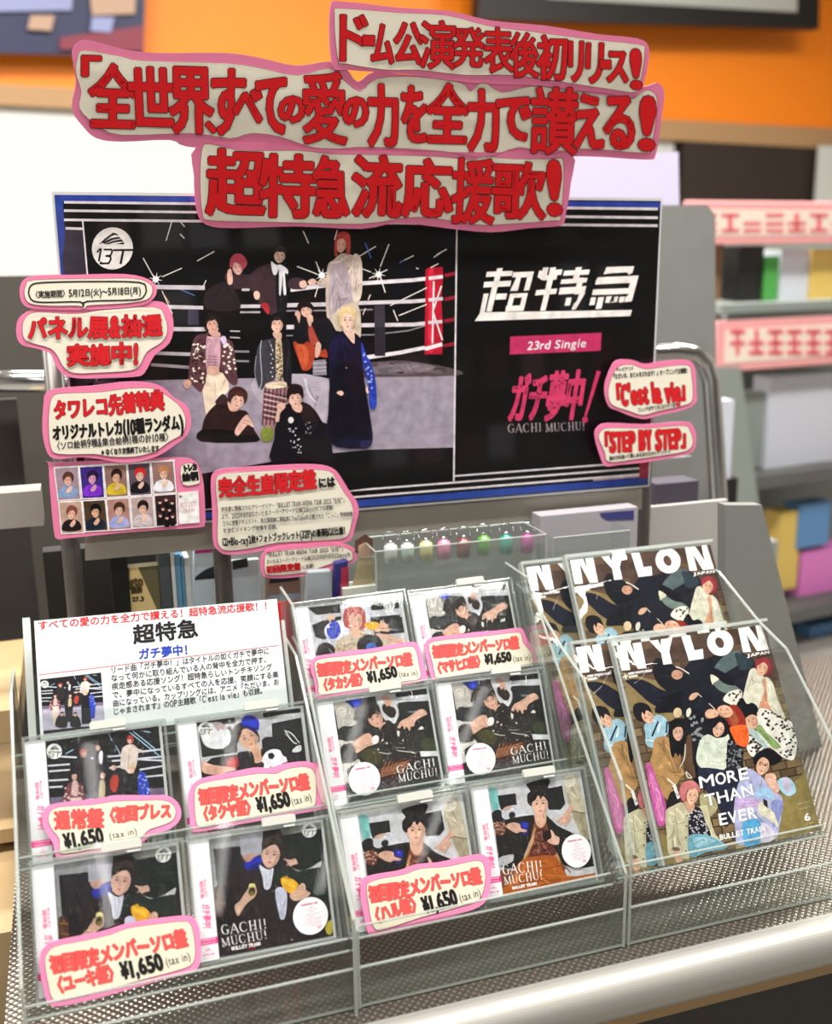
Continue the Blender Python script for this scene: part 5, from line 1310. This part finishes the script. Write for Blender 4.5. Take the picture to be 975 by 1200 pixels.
price('L', 0, (20, 980, 4.432), '118 640 130 590 190 545 330 515 450 490 560 455 700 430 850 412 915 420 945 480 955 600 945 670 900 705 700 760 560 800 400 845 230 880 165 870 140 800 120 700',
      '145 660 155 610 200 570 350 540 480 510 580 475 720 455 860 440 900 455 918 520 925 600 910 660 850 690 680 735 480 790 240 848 185 840 165 780',
      (182, 718, 890, 572, 98), (190, 820, 540, 745, 90), '〈ユーキ盤〉', (548, 742, 765, 686, 86), (775, 672, 903, 640, 44), 'pink edged price card at the lower left corner, on the yellow bottle cd')
price('M', 2, (335, 680, 5.735), '165 570 180 530 230 505 340 490 450 470 560 462 700 435 830 415 880 425 905 480 925 560 945 640 940 672 800 704 600 735 400 770 220 800 200 760 190 680 170 620',
      '190 590 200 545 260 525 400 510 560 490 700 465 830 445 870 470 890 560 900 660 800 680 600 715 400 745 230 770 215 700',
      (212, 652, 850, 575, 92), (230, 748, 546, 704, 84), '〈タカシ盤〉', (552, 692, 750, 645, 72), (758, 650, 885, 640, 36), 'pink edged price card on the red haired man cd, top row')
price('M', 2, (475, 670, 5.735), '130 500 150 455 220 435 340 425 480 405 620 395 740 378 785 385 815 450 860 520 880 570 870 610 700 650 500 680 300 705 190 725 165 690 150 620 135 560',
      '155 520 165 480 240 462 400 445 560 430 740 408 775 420 790 480 840 540 850 590 840 620 650 650 450 680 220 712 195 690 180 620',
      (183, 585, 762, 520, 88), (195, 690, 530, 640, 82), '〈マサヒロ盤〉', (533, 622, 712, 600, 64), (720, 605, 838, 595, 40), 'pink edged price card on the lying man cd, top row beside the magazines')
price('M', 0, (390, 915, 4.875), '158 600 170 560 230 535 380 510 480 475 600 465 760 430 840 418 880 440 903 500 895 620 870 690 800 735 650 780 480 825 300 875 230 888 195 860 175 760 158 680',
      '190 620 200 585 260 560 400 535 500 500 640 490 780 460 830 455 860 480 868 560 850 650 810 690 680 730 500 780 290 848 240 845 215 790 200 700',
      (212, 700, 852, 588, 100), (222, 822, 515, 738, 94), '〈ハル盤〉', (522, 758, 716, 702, 92), (725, 692, 846, 655, 46), 'pink edged price card in the bottom row of the middle rack')

# ------------------------------------------------------------------ caption card
def caption():
    q = [(37.9, 730.8), (321, 699.4), (342, 835), (50, 865)]
    pl = Plane(ORG + NV * .055, NV); M4, w, h = sheet(pl, q)
    r = empty('caption_card', M4, 'white printed caption card with red heading in the left rack', 'caption card')
    MB().box(0, w, 0, h, -.0008, 0).build('paper', M['white_paper'], r)
    a = Art(q).crop(40, 700, 3.25)
    a.t('c81820', 'すべての愛の力を全力で讃える！超特急流応援歌！！', 8, 134, 898, 40, 34, bold=.7)
    a.t('101012', '超特急', 356, 182, 606, 152, 72, bold=2.4); a.t('1c3ca8', 'ガチ夢中！', 378, 240, 592, 218, 42, bold=1.4)
    a.l('c84048', 2, '16 296 930 181')
    for i, (s_, x0, y0, x1, y1) in enumerate((('リード曲「ガチ夢中！」はタイトルの如くガチで夢中に', 275, 292, 892, 216), ('なって何かに取り組んでいる人の背中を全力で押す、', 278, 322, 896, 248), ('疾走感ある応援ソング！超特急らしいトンチキソング', 282, 353, 906, 278),
                                             ('で、夢中になっているすべての人を応援、笑顔にする楽', 285, 385, 934, 308), ('曲になっている。カップリングには、アニメ『ただいま、お', 288, 416, 938, 337), ("じゃまされます』のOP主題歌「C'est la vie」も収録。", 290, 447, 884, 370))):
        a.t('2c2c30', s_, x0, y0, x1, y1, 27, bold=.35)
    a.build('lettering', w, h, M['ink'], r, z=.0002)
    H = homography(q, [(0, h), (w, h), (w, 0), (0, 0)])
    def L(x, y): v = H @ np.array([40 + x / 3.25, 700 + y / 3.25, 1]); return v[:2] / v[2]
    tl, tr, bl = L(25, 312), L(243, 287), L(42, 515); tw, th = np.linalg.norm(tr - tl), np.linalg.norm(bl - tl)
    o = A_group.build('cover_picture', tw, th, M['cover'], r); o.location = (bl[0], bl[1], .0003); o.rotation_euler = (0, 0, math.atan2(tr[1] - tl[1], tr[0] - tl[0]))
    MB().box(-.004, w + .004, -.03, h * .22, .002, .0035).build('clear_holder', M['acrylic'], r)
    MB().box(-.012, -.004, -.03, h + .004, -.006, .0035).build('holder_edge', M['acrylic_edge'], r); MB().box(w + .002, w + .006, -.03, h * .8, -.004, .0035).build('holder_edge', M['acrylic_edge'], r)
caption()

# ------------------------------------------------------------------ magazines
mn = np.array([-.045, .862, -.505]); mn /= np.linalg.norm(mn)
_r0 = ray(785.5, 1012.8); MAGP = EYE + _r0 * (.975 / _r0[1])
def magazine(quad, off, label, art):
    pl = Plane(MAGP + mn * off, mn); M4, w, h = sheet(pl, quad)
    r = empty('magazine', M4, label, 'magazine', 'fashion magazines in the right rack')
    o = art.build('front_cover', w, h, M['cover'], r, z=0)
    MB().box(0, w, 0, h, -.0065, -.0001).build('pages', M['paper_edge'], r)
    m = MB()                                                  # spiral of staples along the spine
    for i in range(7): y = h * (.97 - i * .028); m.tube([(.0005, y, .001), (-.0016, y, .0), (-.0016, y, -.006)], .0005, 5)
    m.build('spine_stitches', M['black'], r)
    nx, ny = 16, 20; V = []; F = []
    for j in range(ny + 1):
        for i in range(nx + 1):
            x = -.004 + (w + .008) * i / nx; y = -.003 + (h + .009) * j / ny
            bl = math.exp(-((x - w * .3) ** 2 + (y - h * .92) ** 2) / .0018) * .010 + math.sin(x * 60) * math.sin(y * 41) * .0006
            V.append((x, y, .0016 + bl * min(1, i / 2, (nx - i) / 2, j / 2, (ny - j) / 2)))
    for j in range(ny):
        for i in range(nx): F.append((j * (nx + 1) + i, j * (nx + 1) + i + 1, (j + 1) * (nx + 1) + i + 1, (j + 1) * (nx + 1) + i))
    mesh('clear_sleeve', V, F, M['sleeve'], r, smooth=True)
    m = MB().box(-.005, w + .005, h + .004, h + .008, -.007, .002); m.box(-.006, -.003, 0, h + .006, -.007, .002); m.build('sleeve_edge', M['acrylic_edge'], r)
A_mag = art_mag()
def vq(x, y, k=None): return (x, y)
magazine([(716, 757.4), (893, 732.6), (964.3, 971.5), (785.5, 1012.8)], 0, 'front magazine with its whole cover of posing men visible, lower right', A_mag)
magazine([(657.8, 762), (835, 738), (925.5, 979), (746.7, 1018.6)], .012, 'magazine showing only a left strip beside the front magazine', A_mag)
magazine([(661.8, 654.9), (830.5, 641), (895, 868), (727, 905)], .068, 'upper magazine with the full title above the front magazine', A_mag)
magazine([(610.2, 663.5), (779, 648), (843, 876), (674, 913)], .080, 'upper magazine half hidden at the far left of the right rack', A_mag)
rack('magazine_rack', .547, .832, 'right clear acrylic rack holding four magazines', [(Plane(MAGP + NV * .004, NV), .893, .16), (Plane(MAGP + NV * .070, NV), .955, .2)], sideR)

# ------------------------------------------------------------------ poster and its stand
PY = Plane((0, 1.42, 0), (0, 1, 0))
def poster():
    M4, w, h = sheet(PY, POSTER_Q)
    r = empty('poster', M4, 'wide black group poster with white title and boxing ring picture', 'poster')
    art_poster().build('print', w, h, M['poster'], r, z=.0005)
    MB().box(-.003, w + .003, -.003, h + .004, -.004, 0).build('mount_board', M['white_paper'], r)
poster()
def stand():
    a, b = PY.at(98, 610), PY.at(752, 600)
    z0, z1 = PY.at(100, 657)[2], 1.25
    r = empty('poster_stand', Matrix.Identity(4), 'grey stand with round poles carrying the poster behind the racks', 'stand')
    P = Plane((0, 1.428, 0), (0, 1, 0))
    q = [P.at(100, 657), P.at(752, 597), P.at(760, 300), P.at(90, 300)]
    MB().slab(q, np.array([0, .006, 0])).build('backing_board', M['backing'], r)
    for px in (86.5, 262, 752):
        p = Plane((0, 1.45, 0), (0, 1, 0)).at(px, 680 if px < 700 else 620)
        MB().tube([(p[0], p[1], .83), (p[0], p[1], 1.55)], .0125, 20).build('pole', M['pole'], r, smooth=True)
stand()

# ------------------------------------------------------------------ hand lettered cards round the poster
def headline():
    p1 = ('386 9 401 2 466 9 526 13 574 24 638 30 700 40 746 45 759 56 757 82 750 105 742 113 716 113 638 101 552 97 466 86 406 82 388 75', '391 17 399 10 466 15 522 18 570 30 622 37 690 46 746 52 754 60 748 99 742 108 716 105 638 93 595 88 544 88 488 82 453 82 406 75 395 69')
    p2 = ('84 62 91 49 105 47 142 57 183 62 265 62 306 68 347 77 384 72 405 80 419 96 438 84 480 88 560 92 640 98 720 106 760 100 770 97 778 108 774 142 768 181 755 187 682 183 600 187 500 186 400 186 300 178 220 172 199 164 142 166 113 162 97 148 84 127 89 95',
          '91 66 99 59 142 66 167 71 265 74 306 80 347 88 384 80 400 92 421 107 441 92 488 90 539 97 550 107 565 96 587 108 621 101 660 105 712 110 738 116 755 106 766 110 769 125 762 172 752 179 682 174 638 181 608 172 565 185 518 177 432 172 396 174 364 172 327 160 294 156 269 162 224 156 142 158 113 146 93 127 95 107 89 86')
    p3 = ('230 172 300 168 400 176 500 178 600 178 668 178 668 215 662 252 656 264 621 267 574 272 522 267 466 261 423 268 347 265 273 267 241 263 230 246 227 205',
          '236 176 245 168 281 176 347 176 388 180 436 181 509 183 552 187 566 183 600 186 647 186 659 190 656 252 647 258 578 263 552 262 488 254 423 262 327 260 249 258 237 250 234 213')
    R_, E_ = 'd8141c', '2c0808'
    rows = {0: [('ド', 397, 430, 17, 72), ('ー', 424, 438, 41, 54), ('ム', 434, 461, 28, 75), ('公', 460, 495, 26, 75), ('演', 490, 533, 24, 81), ('発', 529, 567, 32, 79), ('表', 565, 600, 32, 86), ('後', 596, 630, 38, 91), ('初', 627, 663, 41, 94), ('リ', 664, 682, 48, 96), ('リ', 684, 705, 50, 98), ('ー', 701, 714, 70, 81), ('ス', 709, 734, 60, 97), ('!', 736, 750, 57, 105)],
            1: [('「', 95, 119, 65, 90), ('全', 103, 161, 74, 150), ('世', 150, 204, 78, 148), ('界', 197, 250, 78, 157), ('、', 240, 253, 142, 156), ('す', 246, 287, 80, 159), ('べ', 272, 307, 102, 144), ('て', 299, 336, 90, 157), ('の', 325, 357, 112, 144), ('愛', 353, 405, 84, 169), ('の', 400, 431, 113, 149), ('力', 429, 466, 98, 172), ('を', 469, 500, 100, 167), ('全', 498, 549, 97, 168), ('力', 546, 584, 104, 178), ('で', 580, 622, 113, 165), ('讃', 620, 676, 102, 181), ('え', 671, 707, 110, 174), ('る', 705, 742, 112, 175), ('!', 747, 767, 112, 177)],
            2: [('超', 240, 311, 174, 253), ('特', 303, 370, 180, 255), ('急', 365, 408, 182, 255), ('流', 411, 471, 181, 255), ('応', 469, 530, 185, 255), ('援', 528, 579, 185, 262), ('歌', 575, 639, 189, 257), ('!', 639, 657, 187, 253)]}
    def draw(a):
        rr = random.Random(5)
        for k, L in rows.items():
            for ch, x0, x1, y0, y1 in L:
                b = (1.4, 2.1, 2.3)[k] * (.72 if ch in '演発表後愛讃歌援' else 1)
                if ch in '、ー': b *= .9
                if ch == '!': b *= 1.1
                a.box(R_, ch, x0, x1, y0, y1, bold=b, skew=rr.uniform(-.04, .04), tilt=-.03, edge=E_, ew=.9)
    build_card('headline_sign', Plane((0, 1.395, 1.72), (0, .985, .17)), (0, 0, 1), [p2, p3, p1], 'large three line headline sign with big red letters above the poster', 'sign', draw=draw)
headline()
PC = Plane((0, 1.405, 0), (0, 1, 0))
RC, EC = 'dc2028', '4a1014'
def d1(a):
    a.l('1c1a1c', 6, Art._round([(115, 150), (125, 118), (180, 106), (400, 102), (560, 106), (586, 130), (578, 160), (540, 176), (350, 182), (335, 203), (322, 184), (180, 186), (130, 178), (115, 150)], False))
    a.t('2a2426', '〈実施期間〉5月12日(火)〜5月18日(月)', 130, 170, 566, 152, 30, bold=.8, jit=.05)
    a.t(RC, 'パネル展&抽選', 110, 338, 652, 322, 90, bold=4, jit=.07, edge=EC, ew=1.6); a.t(RC, '実施中!', 270, 442, 560, 432, 84, bold=4.2, jit=.06, edge=EC, ew=1.6)
build_card('lettered_card', PC, (0, 300, 3.4286), [('65 310 75 250 130 215 230 205 400 200 620 180 680 210 697 280 680 350 620 400 580 470 540 485 430 490 330 492 260 480 225 440 200 390 140 370 85 355', '90 300 100 250 150 225 300 232 420 215 620 205 660 240 672 300 650 345 590 385 560 440 520 460 400 468 300 470 255 445 230 400 200 370 130 350 100 335'),
    ('80 160 85 110 130 80 300 75 500 72 600 95 630 140 600 185 520 205 360 215 230 215 130 210 95 195', '98 155 105 115 140 95 400 90 540 90 600 110 612 140 590 175 500 190 360 198 345 208 332 211 318 200 200 200 120 190')], 'pink edged card with a speech bubble of dates, topmost left of the poster', 'lettered card', 'pink edged cards round the poster', d1)
def d2(a):
    a.t(RC, 'タワレコ先着特典', 218, 660, 662, 616, 80, bold=3.6, jit=.07, edge=EC, ew=1.4); a.t(INK, 'オリジナルトレカ(10種ランダム)', 213, 742, 738, 698, 62, bold=2.8, jit=.06)
    a.t('3a3438', '〈ソロ絵柄9種&集合絵柄1種の計10種〉', 216, 780, 692, 740, 34, bold=.7, jit=.06); a.t('2a2426', '※なくなり次第終了いたします', 408, 800, 640, 784, 26, bold=1.1, jit=.06)
build_card('lettered_card', PC.off(.001), (0, 300, 3.4286), [('175 590 185 550 240 530 370 520 500 505 600 508 660 530 700 570 750 600 768 660 750 720 700 760 640 800 560 825 480 830 400 815 320 808 230 815 190 790 170 700', '200 600 215 560 260 550 400 545 520 530 620 532 670 560 720 600 745 650 735 710 680 745 620 785 540 805 440 805 380 795 240 795 205 770 195 680')],
    'pink edged reward card, middle one of three at the left of the poster', 'lettered card', 'pink edged cards round the poster', d2)
def trading():
    def d3(a):
        a.t(INK, 'トレカ', 838, 208, 902, 196, 34, bold=3, jit=.05); a.t(INK, '絵柄', 834, 250, 908, 240, 38, bold=3, jit=.05)
    r = build_card('photo_card_board', PC.off(-.002), (0, 500, 3.9), [('222 180 240 165 560 150 800 140 880 150 910 185 930 260 938 400 935 445 900 460 600 480 300 510 265 512 245 470', '825 182 868 164 902 186 914 240 904 260 836 264')], 'pink board with ten small portrait cards under the reward card', 'photo card board', 'pink edged cards round the poster', d3)
    a = art_trading_cards(); items = a.items; pl = PC.off(-.002)
    M4 = r.matrix_world; o = np.array(M4.translation); ux = np.array(M4.col[0])[:3]; uy = np.array(M4.col[1])[:3]
    a.map = lambda px, py: (float((pl.at(px, py) - o) @ ux), float((pl.at(px, py) - o) @ uy))
    a.build_mapped('portrait_cards', M['cover'], r, .0016)
trading()
def d4(a):
    a.t(RC, '完全生産限定盤', 68, 338, 532, 296, 94, bold=4.2, jit=.06, edge=EC, ew=1.6); a.t(INK, 'には', 540, 292, 620, 284, 50, bold=3)
    a.t('2a2426', '昨年夏に開催されたアリーナツアー「BULLET TRAIN ARENA TOUR 2025 "EVE"」', 78, 404, 672, 358, 24, bold=.35, jit=.05)
    a.t('2a2426', 'より、2025年8月8日さいたまスーパーアリーナ公演(2days)をフル収録！', 78, 438, 622, 392, 24, bold=.35, jit=.05)
    a.t('2a2426', 'さらに密着ドキュメント、鳥公演路線に運転席にYouTube未公開された「こっこ」特典映像', 84, 471, 702, 424, 24, bold=.35, jit=.05)
    a.t('2a2426', 'を含むメイキング映像を収録。', 86, 505, 356, 484, 24, bold=.35, jit=.05)
    a.t(INK, 'CD+Blu-ray2枚+フォトブックレット(32P)の豪華BOX仕様！', 84, 566, 680, 508, 38, bold=1.5, jit=.05)
    a.t('2a2426', '「BULLET TRAIN ARENA TOUR 2025 "EVE"」', 286, 616, 666, 588, 22, bold=.35, jit=.05); a.t('2a2426', 'さいたまスーパーアリーナ公演(2025年8月10日)(2days)を', 292, 651, 692, 614, 22, bold=.35, jit=.05)
    a.t('b81824', '初回限定盤', 292, 696, 456, 680, 36, bold=2.4, jit=.05); a.t('2a2426', 'に収録！', 462, 678, 532, 664, 22, bold=.35, jit=.05)
build_card('lettered_card', PC.off(.004), (240, 500, 4.0625), [('28 260 45 215 100 198 300 185 450 178 560 182 620 205 660 260 690 310 720 350 732 400 715 470 690 540 600 555 400 565 250 595 110 608 60 585 38 540 35 400', '50 270 65 230 120 218 300 208 480 202 590 210 625 250 660 310 690 350 705 400 695 460 670 525 560 540 350 550 230 575 110 588 70 570 58 520 60 400'),
    ('262 640 275 600 330 575 450 560 600 548 690 565 720 600 715 640 640 665 560 690 450 712 330 720 275 705', '282 640 290 605 350 588 480 575 620 565 690 585 702 615 690 635 600 650 500 685 400 700 310 705 285 690')],
    'pink edged card full of small writing, with a smaller card joined beneath', 'lettered card', 'pink edged cards round the poster', d4)
def d5(a):
    a.t('2a2426', 'テレビアニメ', 590, 636, 656, 628, 15, bold=.6, jit=.05); a.t('2a2426', '『ただいま、おじゃまされます！』オープニング主題歌！', 574, 664, 868, 640, 21, bold=.6, jit=.05)
    a.t(RC, "「C'est la vie」", 572, 766, 876, 742, 80, bold=4.4, jit=.05, edge=EC, ew=1.4)
    a.t('2a2426', 'フレンチがすてきになりそうな', 672, 790, 815, 770, 18, bold=.5, jit=.05); a.p('d02030', '818 764 812 756 818 751 824 756 831 750 836 757 827 768', 0)
build_card('lettered_card', PC.off(.002), (540, 240, 3.25), [('545 700 560 640 590 592 650 590 700 605 770 595 860 590 890 620 895 700 895 750 850 780 760 800 700 815 650 805 600 785 560 765', '560 700 575 650 600 615 650 608 700 625 780 615 860 610 875 640 880 740 840 765 750 785 690 800 640 785 580 765 562 740')],
    "pink edged card reading C'est la vie in red, upper right of the poster", 'lettered card', 'pink edged cards round the poster', d5)
def d6(a):
    a.t(RC, '「STEP BY STEP」', 526, 942, 878, 924, 76, bold=4.2, jit=.05, edge=EC, ew=1.4); a.t('2a2426', '肩の力を抜いて楽しめるあたたかいナンバー♪', 564, 973, 802, 945, 17, bold=.6, jit=.05)
build_card('lettered_card', PC.off(.002), (540, 240, 3.25), [('508 880 520 845 560 830 700 835 850 825 885 845 895 890 885 935 840 955 700 980 600 990 550 995 530 960', '522 885 535 858 570 848 700 850 845 840 870 860 882 900 868 930 820 945 650 970 560 978 545 940')],
    'pink edged card reading STEP BY STEP in red, lower right of the poster', 'lettered card', 'pink edged cards round the poster', d6)

# ------------------------------------------------------------------ goods standing behind the racks
def goods():
    B = lambda y: Plane((0, y, 0), (0, 1, 0))
    g = {'olive': plain('olive_card', '6e6848', .5), 'gold': plain('gold_card', 'f4d898', .45), 'slate': plain('slate_divider', '5c6468', .4, .3), 'spine_w': plain('spine_white', 'e4e8ea', .4),
         'spine_b': plain('spine_blue', '6aa4cc', .4), 'paleblue': plain('pale_blue_pack', 'def0fa', .25), 'darkcloth': plain('dark_picture', '2c3438', .4), 'brownpic': plain('brown_picture', 'b89888', .5),
         'silver': plain('silver_pack', 'b8c0c8', .2, .4), 'navy': plain('navy_pack', '28246c', .35), 'crimson': plain('crimson_pack', 'a02444', .35), 'redb': plain('red_card', 'e8241c', .45), 'mag': plain('magenta_ink', 'c0308c', .5)}
    rootoff = Matrix.Identity(4)
    def bx(name, y, x0, y0, x1, y1, d, mat, label, cat, group=None, parent=None):
        o = planar_box(name, B(y), x0, y0, x1, y1, d, mat, parent, bevel=.0008)
        if label: tag(o, label, cat, group)
        return o
    bx('dark_bin', 1.56, 60, 640, 196, 860, .03, M['dark'], 'dark bin wall behind the caption card, left of the olive box', 'bin')
    bx('rear_board', 1.64, 190, 560, 800, 980, .01, M['grey_panel'], 'grey metal back board behind the small goods and clear box', 'board')
    bx('slate_divider', 1.475, 190, 640, 203, 790, .05, g['slate'], 'grey upright divider right of the olive and gold box', 'divider')
    bx('dark_divider', 1.475, 134, 640, 154, 790, .04, M['black'], 'black upright divider left of the olive and gold box', 'divider')
    r = empty('slim_box', Matrix.Identity(4), 'olive and gold slim box between the two dark dividers', 'box')
    P = B(1.48)
    planar_box('box_body', P, 151, 664, 190, 790, .02, g['olive'], r)
    PP = P.off(.0006); MB().slab([PP.at(152, 790), PP.at(190, 790), PP.at(183, 712), PP.at(163, 668), PP.at(162, 664), PP.at(152, 665)], P.n * .0005).build('gold_panel', g['gold'], r)
    a = Art([(150, 660), (190, 660), (190, 800), (150, 800)]); a.t('6a5a30', 'gto', 152, 688, 168, 686, 12, bold=1); a.t('4a4024', '展示', 154, 696, 167, 695, 8, bold=.6); a.t('4a4024', '27.3', 155, 705, 169, 704, 5, bold=.5)
    pf = P.off(.0012); o0 = pf.at(150, 800); a.map = lambda px, py: (float(pf.at(px, py)[0] - o0[0]), float(pf.at(px, py)[2] - o0[2]))
    t = a.build_mapped('lettering', M['ink'], r, 0); t.matrix_basis = Matrix.Translation(Vector(o0)) @ Matrix.Rotation(math.pi / 2, 4, 'X')
    for i, (x0, x1, m_, lab) in enumerate(((204, 208.5, 'spine_w', 'white cd spine right of the grey divider'), (209, 215, 'spine_b', 'wide blue cd spine behind the caption card'), (215.5, 219, 'spine_b', 'narrow blue cd spine next to the wide one'), (219.5, 226, 'spine_w', 'white cd spine left of the blue glossy pack'))):
        bx('cd_spine', 1.475 + .002 * i, x0, 647 + i * 2, x1, 780, .12, g[m_], lab, 'cd', 'cd cases filed behind the caption card')
    def pack(y, q, mat, label, extra=()):
        r = empty('film_pack', Matrix.Identity(4), label, 'pack', 'film wrapped packs behind the racks')
        P = B(y)
        MB().slab([P.at(*p) for p in q], P.n * .012).build('pack_body', mat, r, bevel=.002)
        for k, (nm, q2, m2) in enumerate(extra):
            PP = P.off(.001 + .0006 * k); MB().slab([PP.at(*p) for p in q2], P.n * .0005).build(nm, m2, r)
        PP = P.off(.004); xs = [p[0] for p in q]; ys = [p[1] for p in q]
        A = PP.at(min(xs) - 2, max(ys)); Bq = PP.at(max(xs) + 2, min(ys) - 2); nx = 8; V = []; F = []
        rr = random.Random(int(sum(xs)))
        for j in range(nx + 1):
            for i in range(nx + 1): V.append((A[0] + (Bq[0] - A[0]) * i / nx, A[1] - rr.uniform(0, .003), A[2] + (Bq[2] - A[2]) * j / nx))
        for j in range(nx):
            for i in range(nx): F.append((j * (nx + 1) + i, j * (nx + 1) + i + 1, (j + 1) * (nx + 1) + i + 1, (j + 1) * (nx + 1) + i))
        mesh('film', V, F, M['film'], r, smooth=False)
        return r
    pack(1.49, [(227, 790), (252, 790), (252, 642), (227, 645)], g['paleblue'], 'pale blue film wrapped pack left of the centre pole', [('dark_print', [(228, 680), (252, 678), (254, 662), (240, 668), (229, 676)], g['darkcloth']), ('heading_print', [(228, 649), (250, 647), (250, 643), (228, 645)], g['mag'])])
    pack(1.486, [(270, 790), (308, 790), (304, 655), (270, 658)], g['paleblue'], 'pale blue film wrapped pack right of the centre pole', [('dark_print', [(273, 668), (291, 664), (290, 654), (272, 657)], g['darkcloth'])])
    pack(1.47, [(312, 790), (356, 790), (352, 664), (312, 668)], g['brownpic'], 'brown picture pack behind the middle rack, right of the pale blue one', [('grey_print', [(314, 706), (352, 702), (352, 694), (314, 698)], g['silver']), ('dark_print', [(316, 684), (350, 680), (350, 672), (316, 676)], g['darkcloth'])])
    bx('red_card', 1.325, 323, 705, 343, 770, .002, g['redb'], 'small bright red card between the left and middle racks', 'card')
    pack(1.34, [(354, 790), (394, 790), (388, 668), (360, 670)], g['silver'], 'crumpled silver grey pack behind the red haired man cd')
    pack(1.346, [(388, 780), (410, 780), (408, 656), (392, 660)], g['navy'], 'navy and crimson pack left of the clear figure stand', [('crimson_print', [(398, 700), (410, 700), (408, 664), (400, 666)], g['crimson'])])
    # clear stand with a printed figure
    r = empty('figure_stand', Matrix.Identity(4), 'clear acrylic figure stand with brown haired portrait, left of the ring box', 'acrylic stand')
    P = B(1.34)
    MB().slab([P.at(404, 700), P.at(442, 700), P.at(440, 645), P.at(428, 634), P.at(412, 650)], P.n * .004).build('clear_plate', M['acrylic'], r)
    PP = P.off(-.006)
    for nm, q, c in (('hair_print', [(416, 648), (437, 648), (437, 632), (428, 626), (416, 634)], 'brown_hair:5a3c2e'), ('face_print', [(420, 653), (434, 653), (434, 640), (427, 636), (420, 640)], 'skin_tone:d8ae98'), ('coat_print', [(410, 700), (438, 698), (434, 654), (420, 654)], 'coat_tone:c8b088')):
        nmx, hx = c.split(':'); PQ = PP.off(.001 * (1 if nm == 'face_print' else 0)); MB().slab([PQ.at(*p) for p in q], P.n * .0006).build(nm, plain(nmx, hx, .5), r)
    planar_box('base_block', P.off(.004), 402, 688, 442, 704, .03, M['white_plastic'], r)
    # clear box of key rings
    r = empty('clear_box', Matrix.Identity(4), 'large clear open box holding a row of bottle key rings', 'clear box')
    y = 1.30; y2 = 1.375
    F_ = B(y); A_, B_ = F_.at(440, 646), F_.at(640, 627)
    x0, x1, zt = A_[0], B_[0], (A_[2] + B_[2]) / 2; zb = zt - .14
    MB().box(x0, x1, y, y + .003, zb, zt).build('front_wall', M['box_plastic'], r); MB().box(x0, x1, y2, y2 + .003, zb, zt + .004).build('rear_wall', M['acrylic'], r)
    for x in (x0, x1): MB().box(x - .0015, x + .0015, y, y2, zb, zt).build('side_wall', M['acrylic'], r)
    MB().box(x0, x1, y, y2, zb - .003, zb).build('box_floor', M['acrylic'], r)
    m = MB()
    for a_, b_ in (((x0, y, zt), (x1, y, zt)), ((x0, y, zb), (x0, y, zt)), ((x1, y, zb), (x1, y, zt)), ((x0, y2, zt), (x1, y2, zt)), ((x0, y, zt), (x0, y2, zt)), ((x1, y, zt), (x1, y2, zt))): m.tube([a_, b_], .0013, 6)
    m.build('painted_glow_edge', M['acrylic_edge'], r)
    cols = [('d6d8d4', 'clear'), ('c4d6c8', 'pale green'), ('dcd694', 'yellow'), ('e88cb0', 'pink'), ('8a4a48', 'brown'), ('68a848', 'green'), ('38a090', 'teal'), ('c04a9c', 'magenta')]
    for i, (px, py) in enumerate(((457.5, 630), (477, 629), (499, 627), (520, 625.5), (543, 624), (567, 620.6), (593, 620), (618, 619))):
        c = B(1.34).at(px, py); hx, nm = cols[i]
        r = empty('key_ring', Matrix.Translation(Vector(c)), nm + ' bottle charm on a steel key ring in the clear box', 'key ring', 'bottle key rings in the clear box')
        MB().tube([(.0105 * math.cos(t), 0.002 * math.sin(3 * t), .0085 * math.sin(t)) for t in np.linspace(0, 2 * math.pi, 22)], .0009, 6, False).build('steel_ring', M['chrome'], r, smooth=True)
        body = MB(); P_ = [(0, 0, -.008), (0, 0, -.0095), (0, 0, -.0105), (0, 0, -.013), (0, 0, -.034), (0, 0, -.036)]
        body.tube(P_, [.0045, .0045, .008, .0095, .0095, .007], 16); body.build('charm_bottle', plain('charm_' + nm.replace(' ', '_'), hx, .25, coat=.5), r, smooth=True)
        MB().tube([(0, 0, -.0085), (0, 0, -.004)], .003, 10).build('bottle_cap', M['chrome'], r, smooth=True)
    # right clear tray and white carton
    r = empty('clear_tray', Matrix.Identity(4), 'clear tray with a pale carton behind the magazines, left of the right pole', 'clear tray')
    P = B(1.33)
    A_, B_ = P.at(648, 634), P.at(738, 618); x0, x1, zt = A_[0], B_[0], (A_[2] + B_[2]) / 2
    MB().box(x0, x1, 1.33, 1.333, zt - .12, zt).build('front_wall', M['box_plastic'], r)
    for x in (x0, x1): MB().box(x - .0015, x + .0015, 1.33, 1.40, zt - .12, zt).build('side_wall', M['acrylic'], r)
    m = MB(); m.tube([(x0, 1.33, zt), (x1, 1.33, zt)], .0013, 6); m.tube([(x0, 1.33, zt - .12), (x0, 1.33, zt)], .0013, 6); m.build('painted_glow_edge', M['acrylic_edge'], r)
    r = empty('pale_carton', Matrix.Identity(4), 'pale lilac carton with navy corner print inside the clear tray', 'carton')
    planar_box('carton_body', B(1.385), 632, 600, 744, 800, .03, plain('pale_lilac', 'a8a4aa', .5), r)
    PP = B(1.3845); MB().slab([PP.at(*p) for p in ((703, 601), (743, 598), (743, 609), (712, 610), (705, 606))], np.array([0, .0004, 0])).build('navy_print', plain('navy_corner', '3a3c78', .5), r)
    bx('white_sheet', 1.50, 762, 590, 850, 690, .01, plain('pale_grey_sheet', 'b4b2ae', .5), 'pale grey sheet right of the right pole above the magazines', 'sheet')
    P = B(1.28); o = MB().slab([P.at(*p) for p in ((850, 955), (984, 955), (925, 720), (893, 592), (850, 592))], np.array([0, .02, 0])).build('side_partition', plain('side_grey', '8e908c', .4, .2)); tag(o, 'slanting grey end plate behind the right rack at the right edge', 'partition')
goods()
bpy.context.view_layer.update()
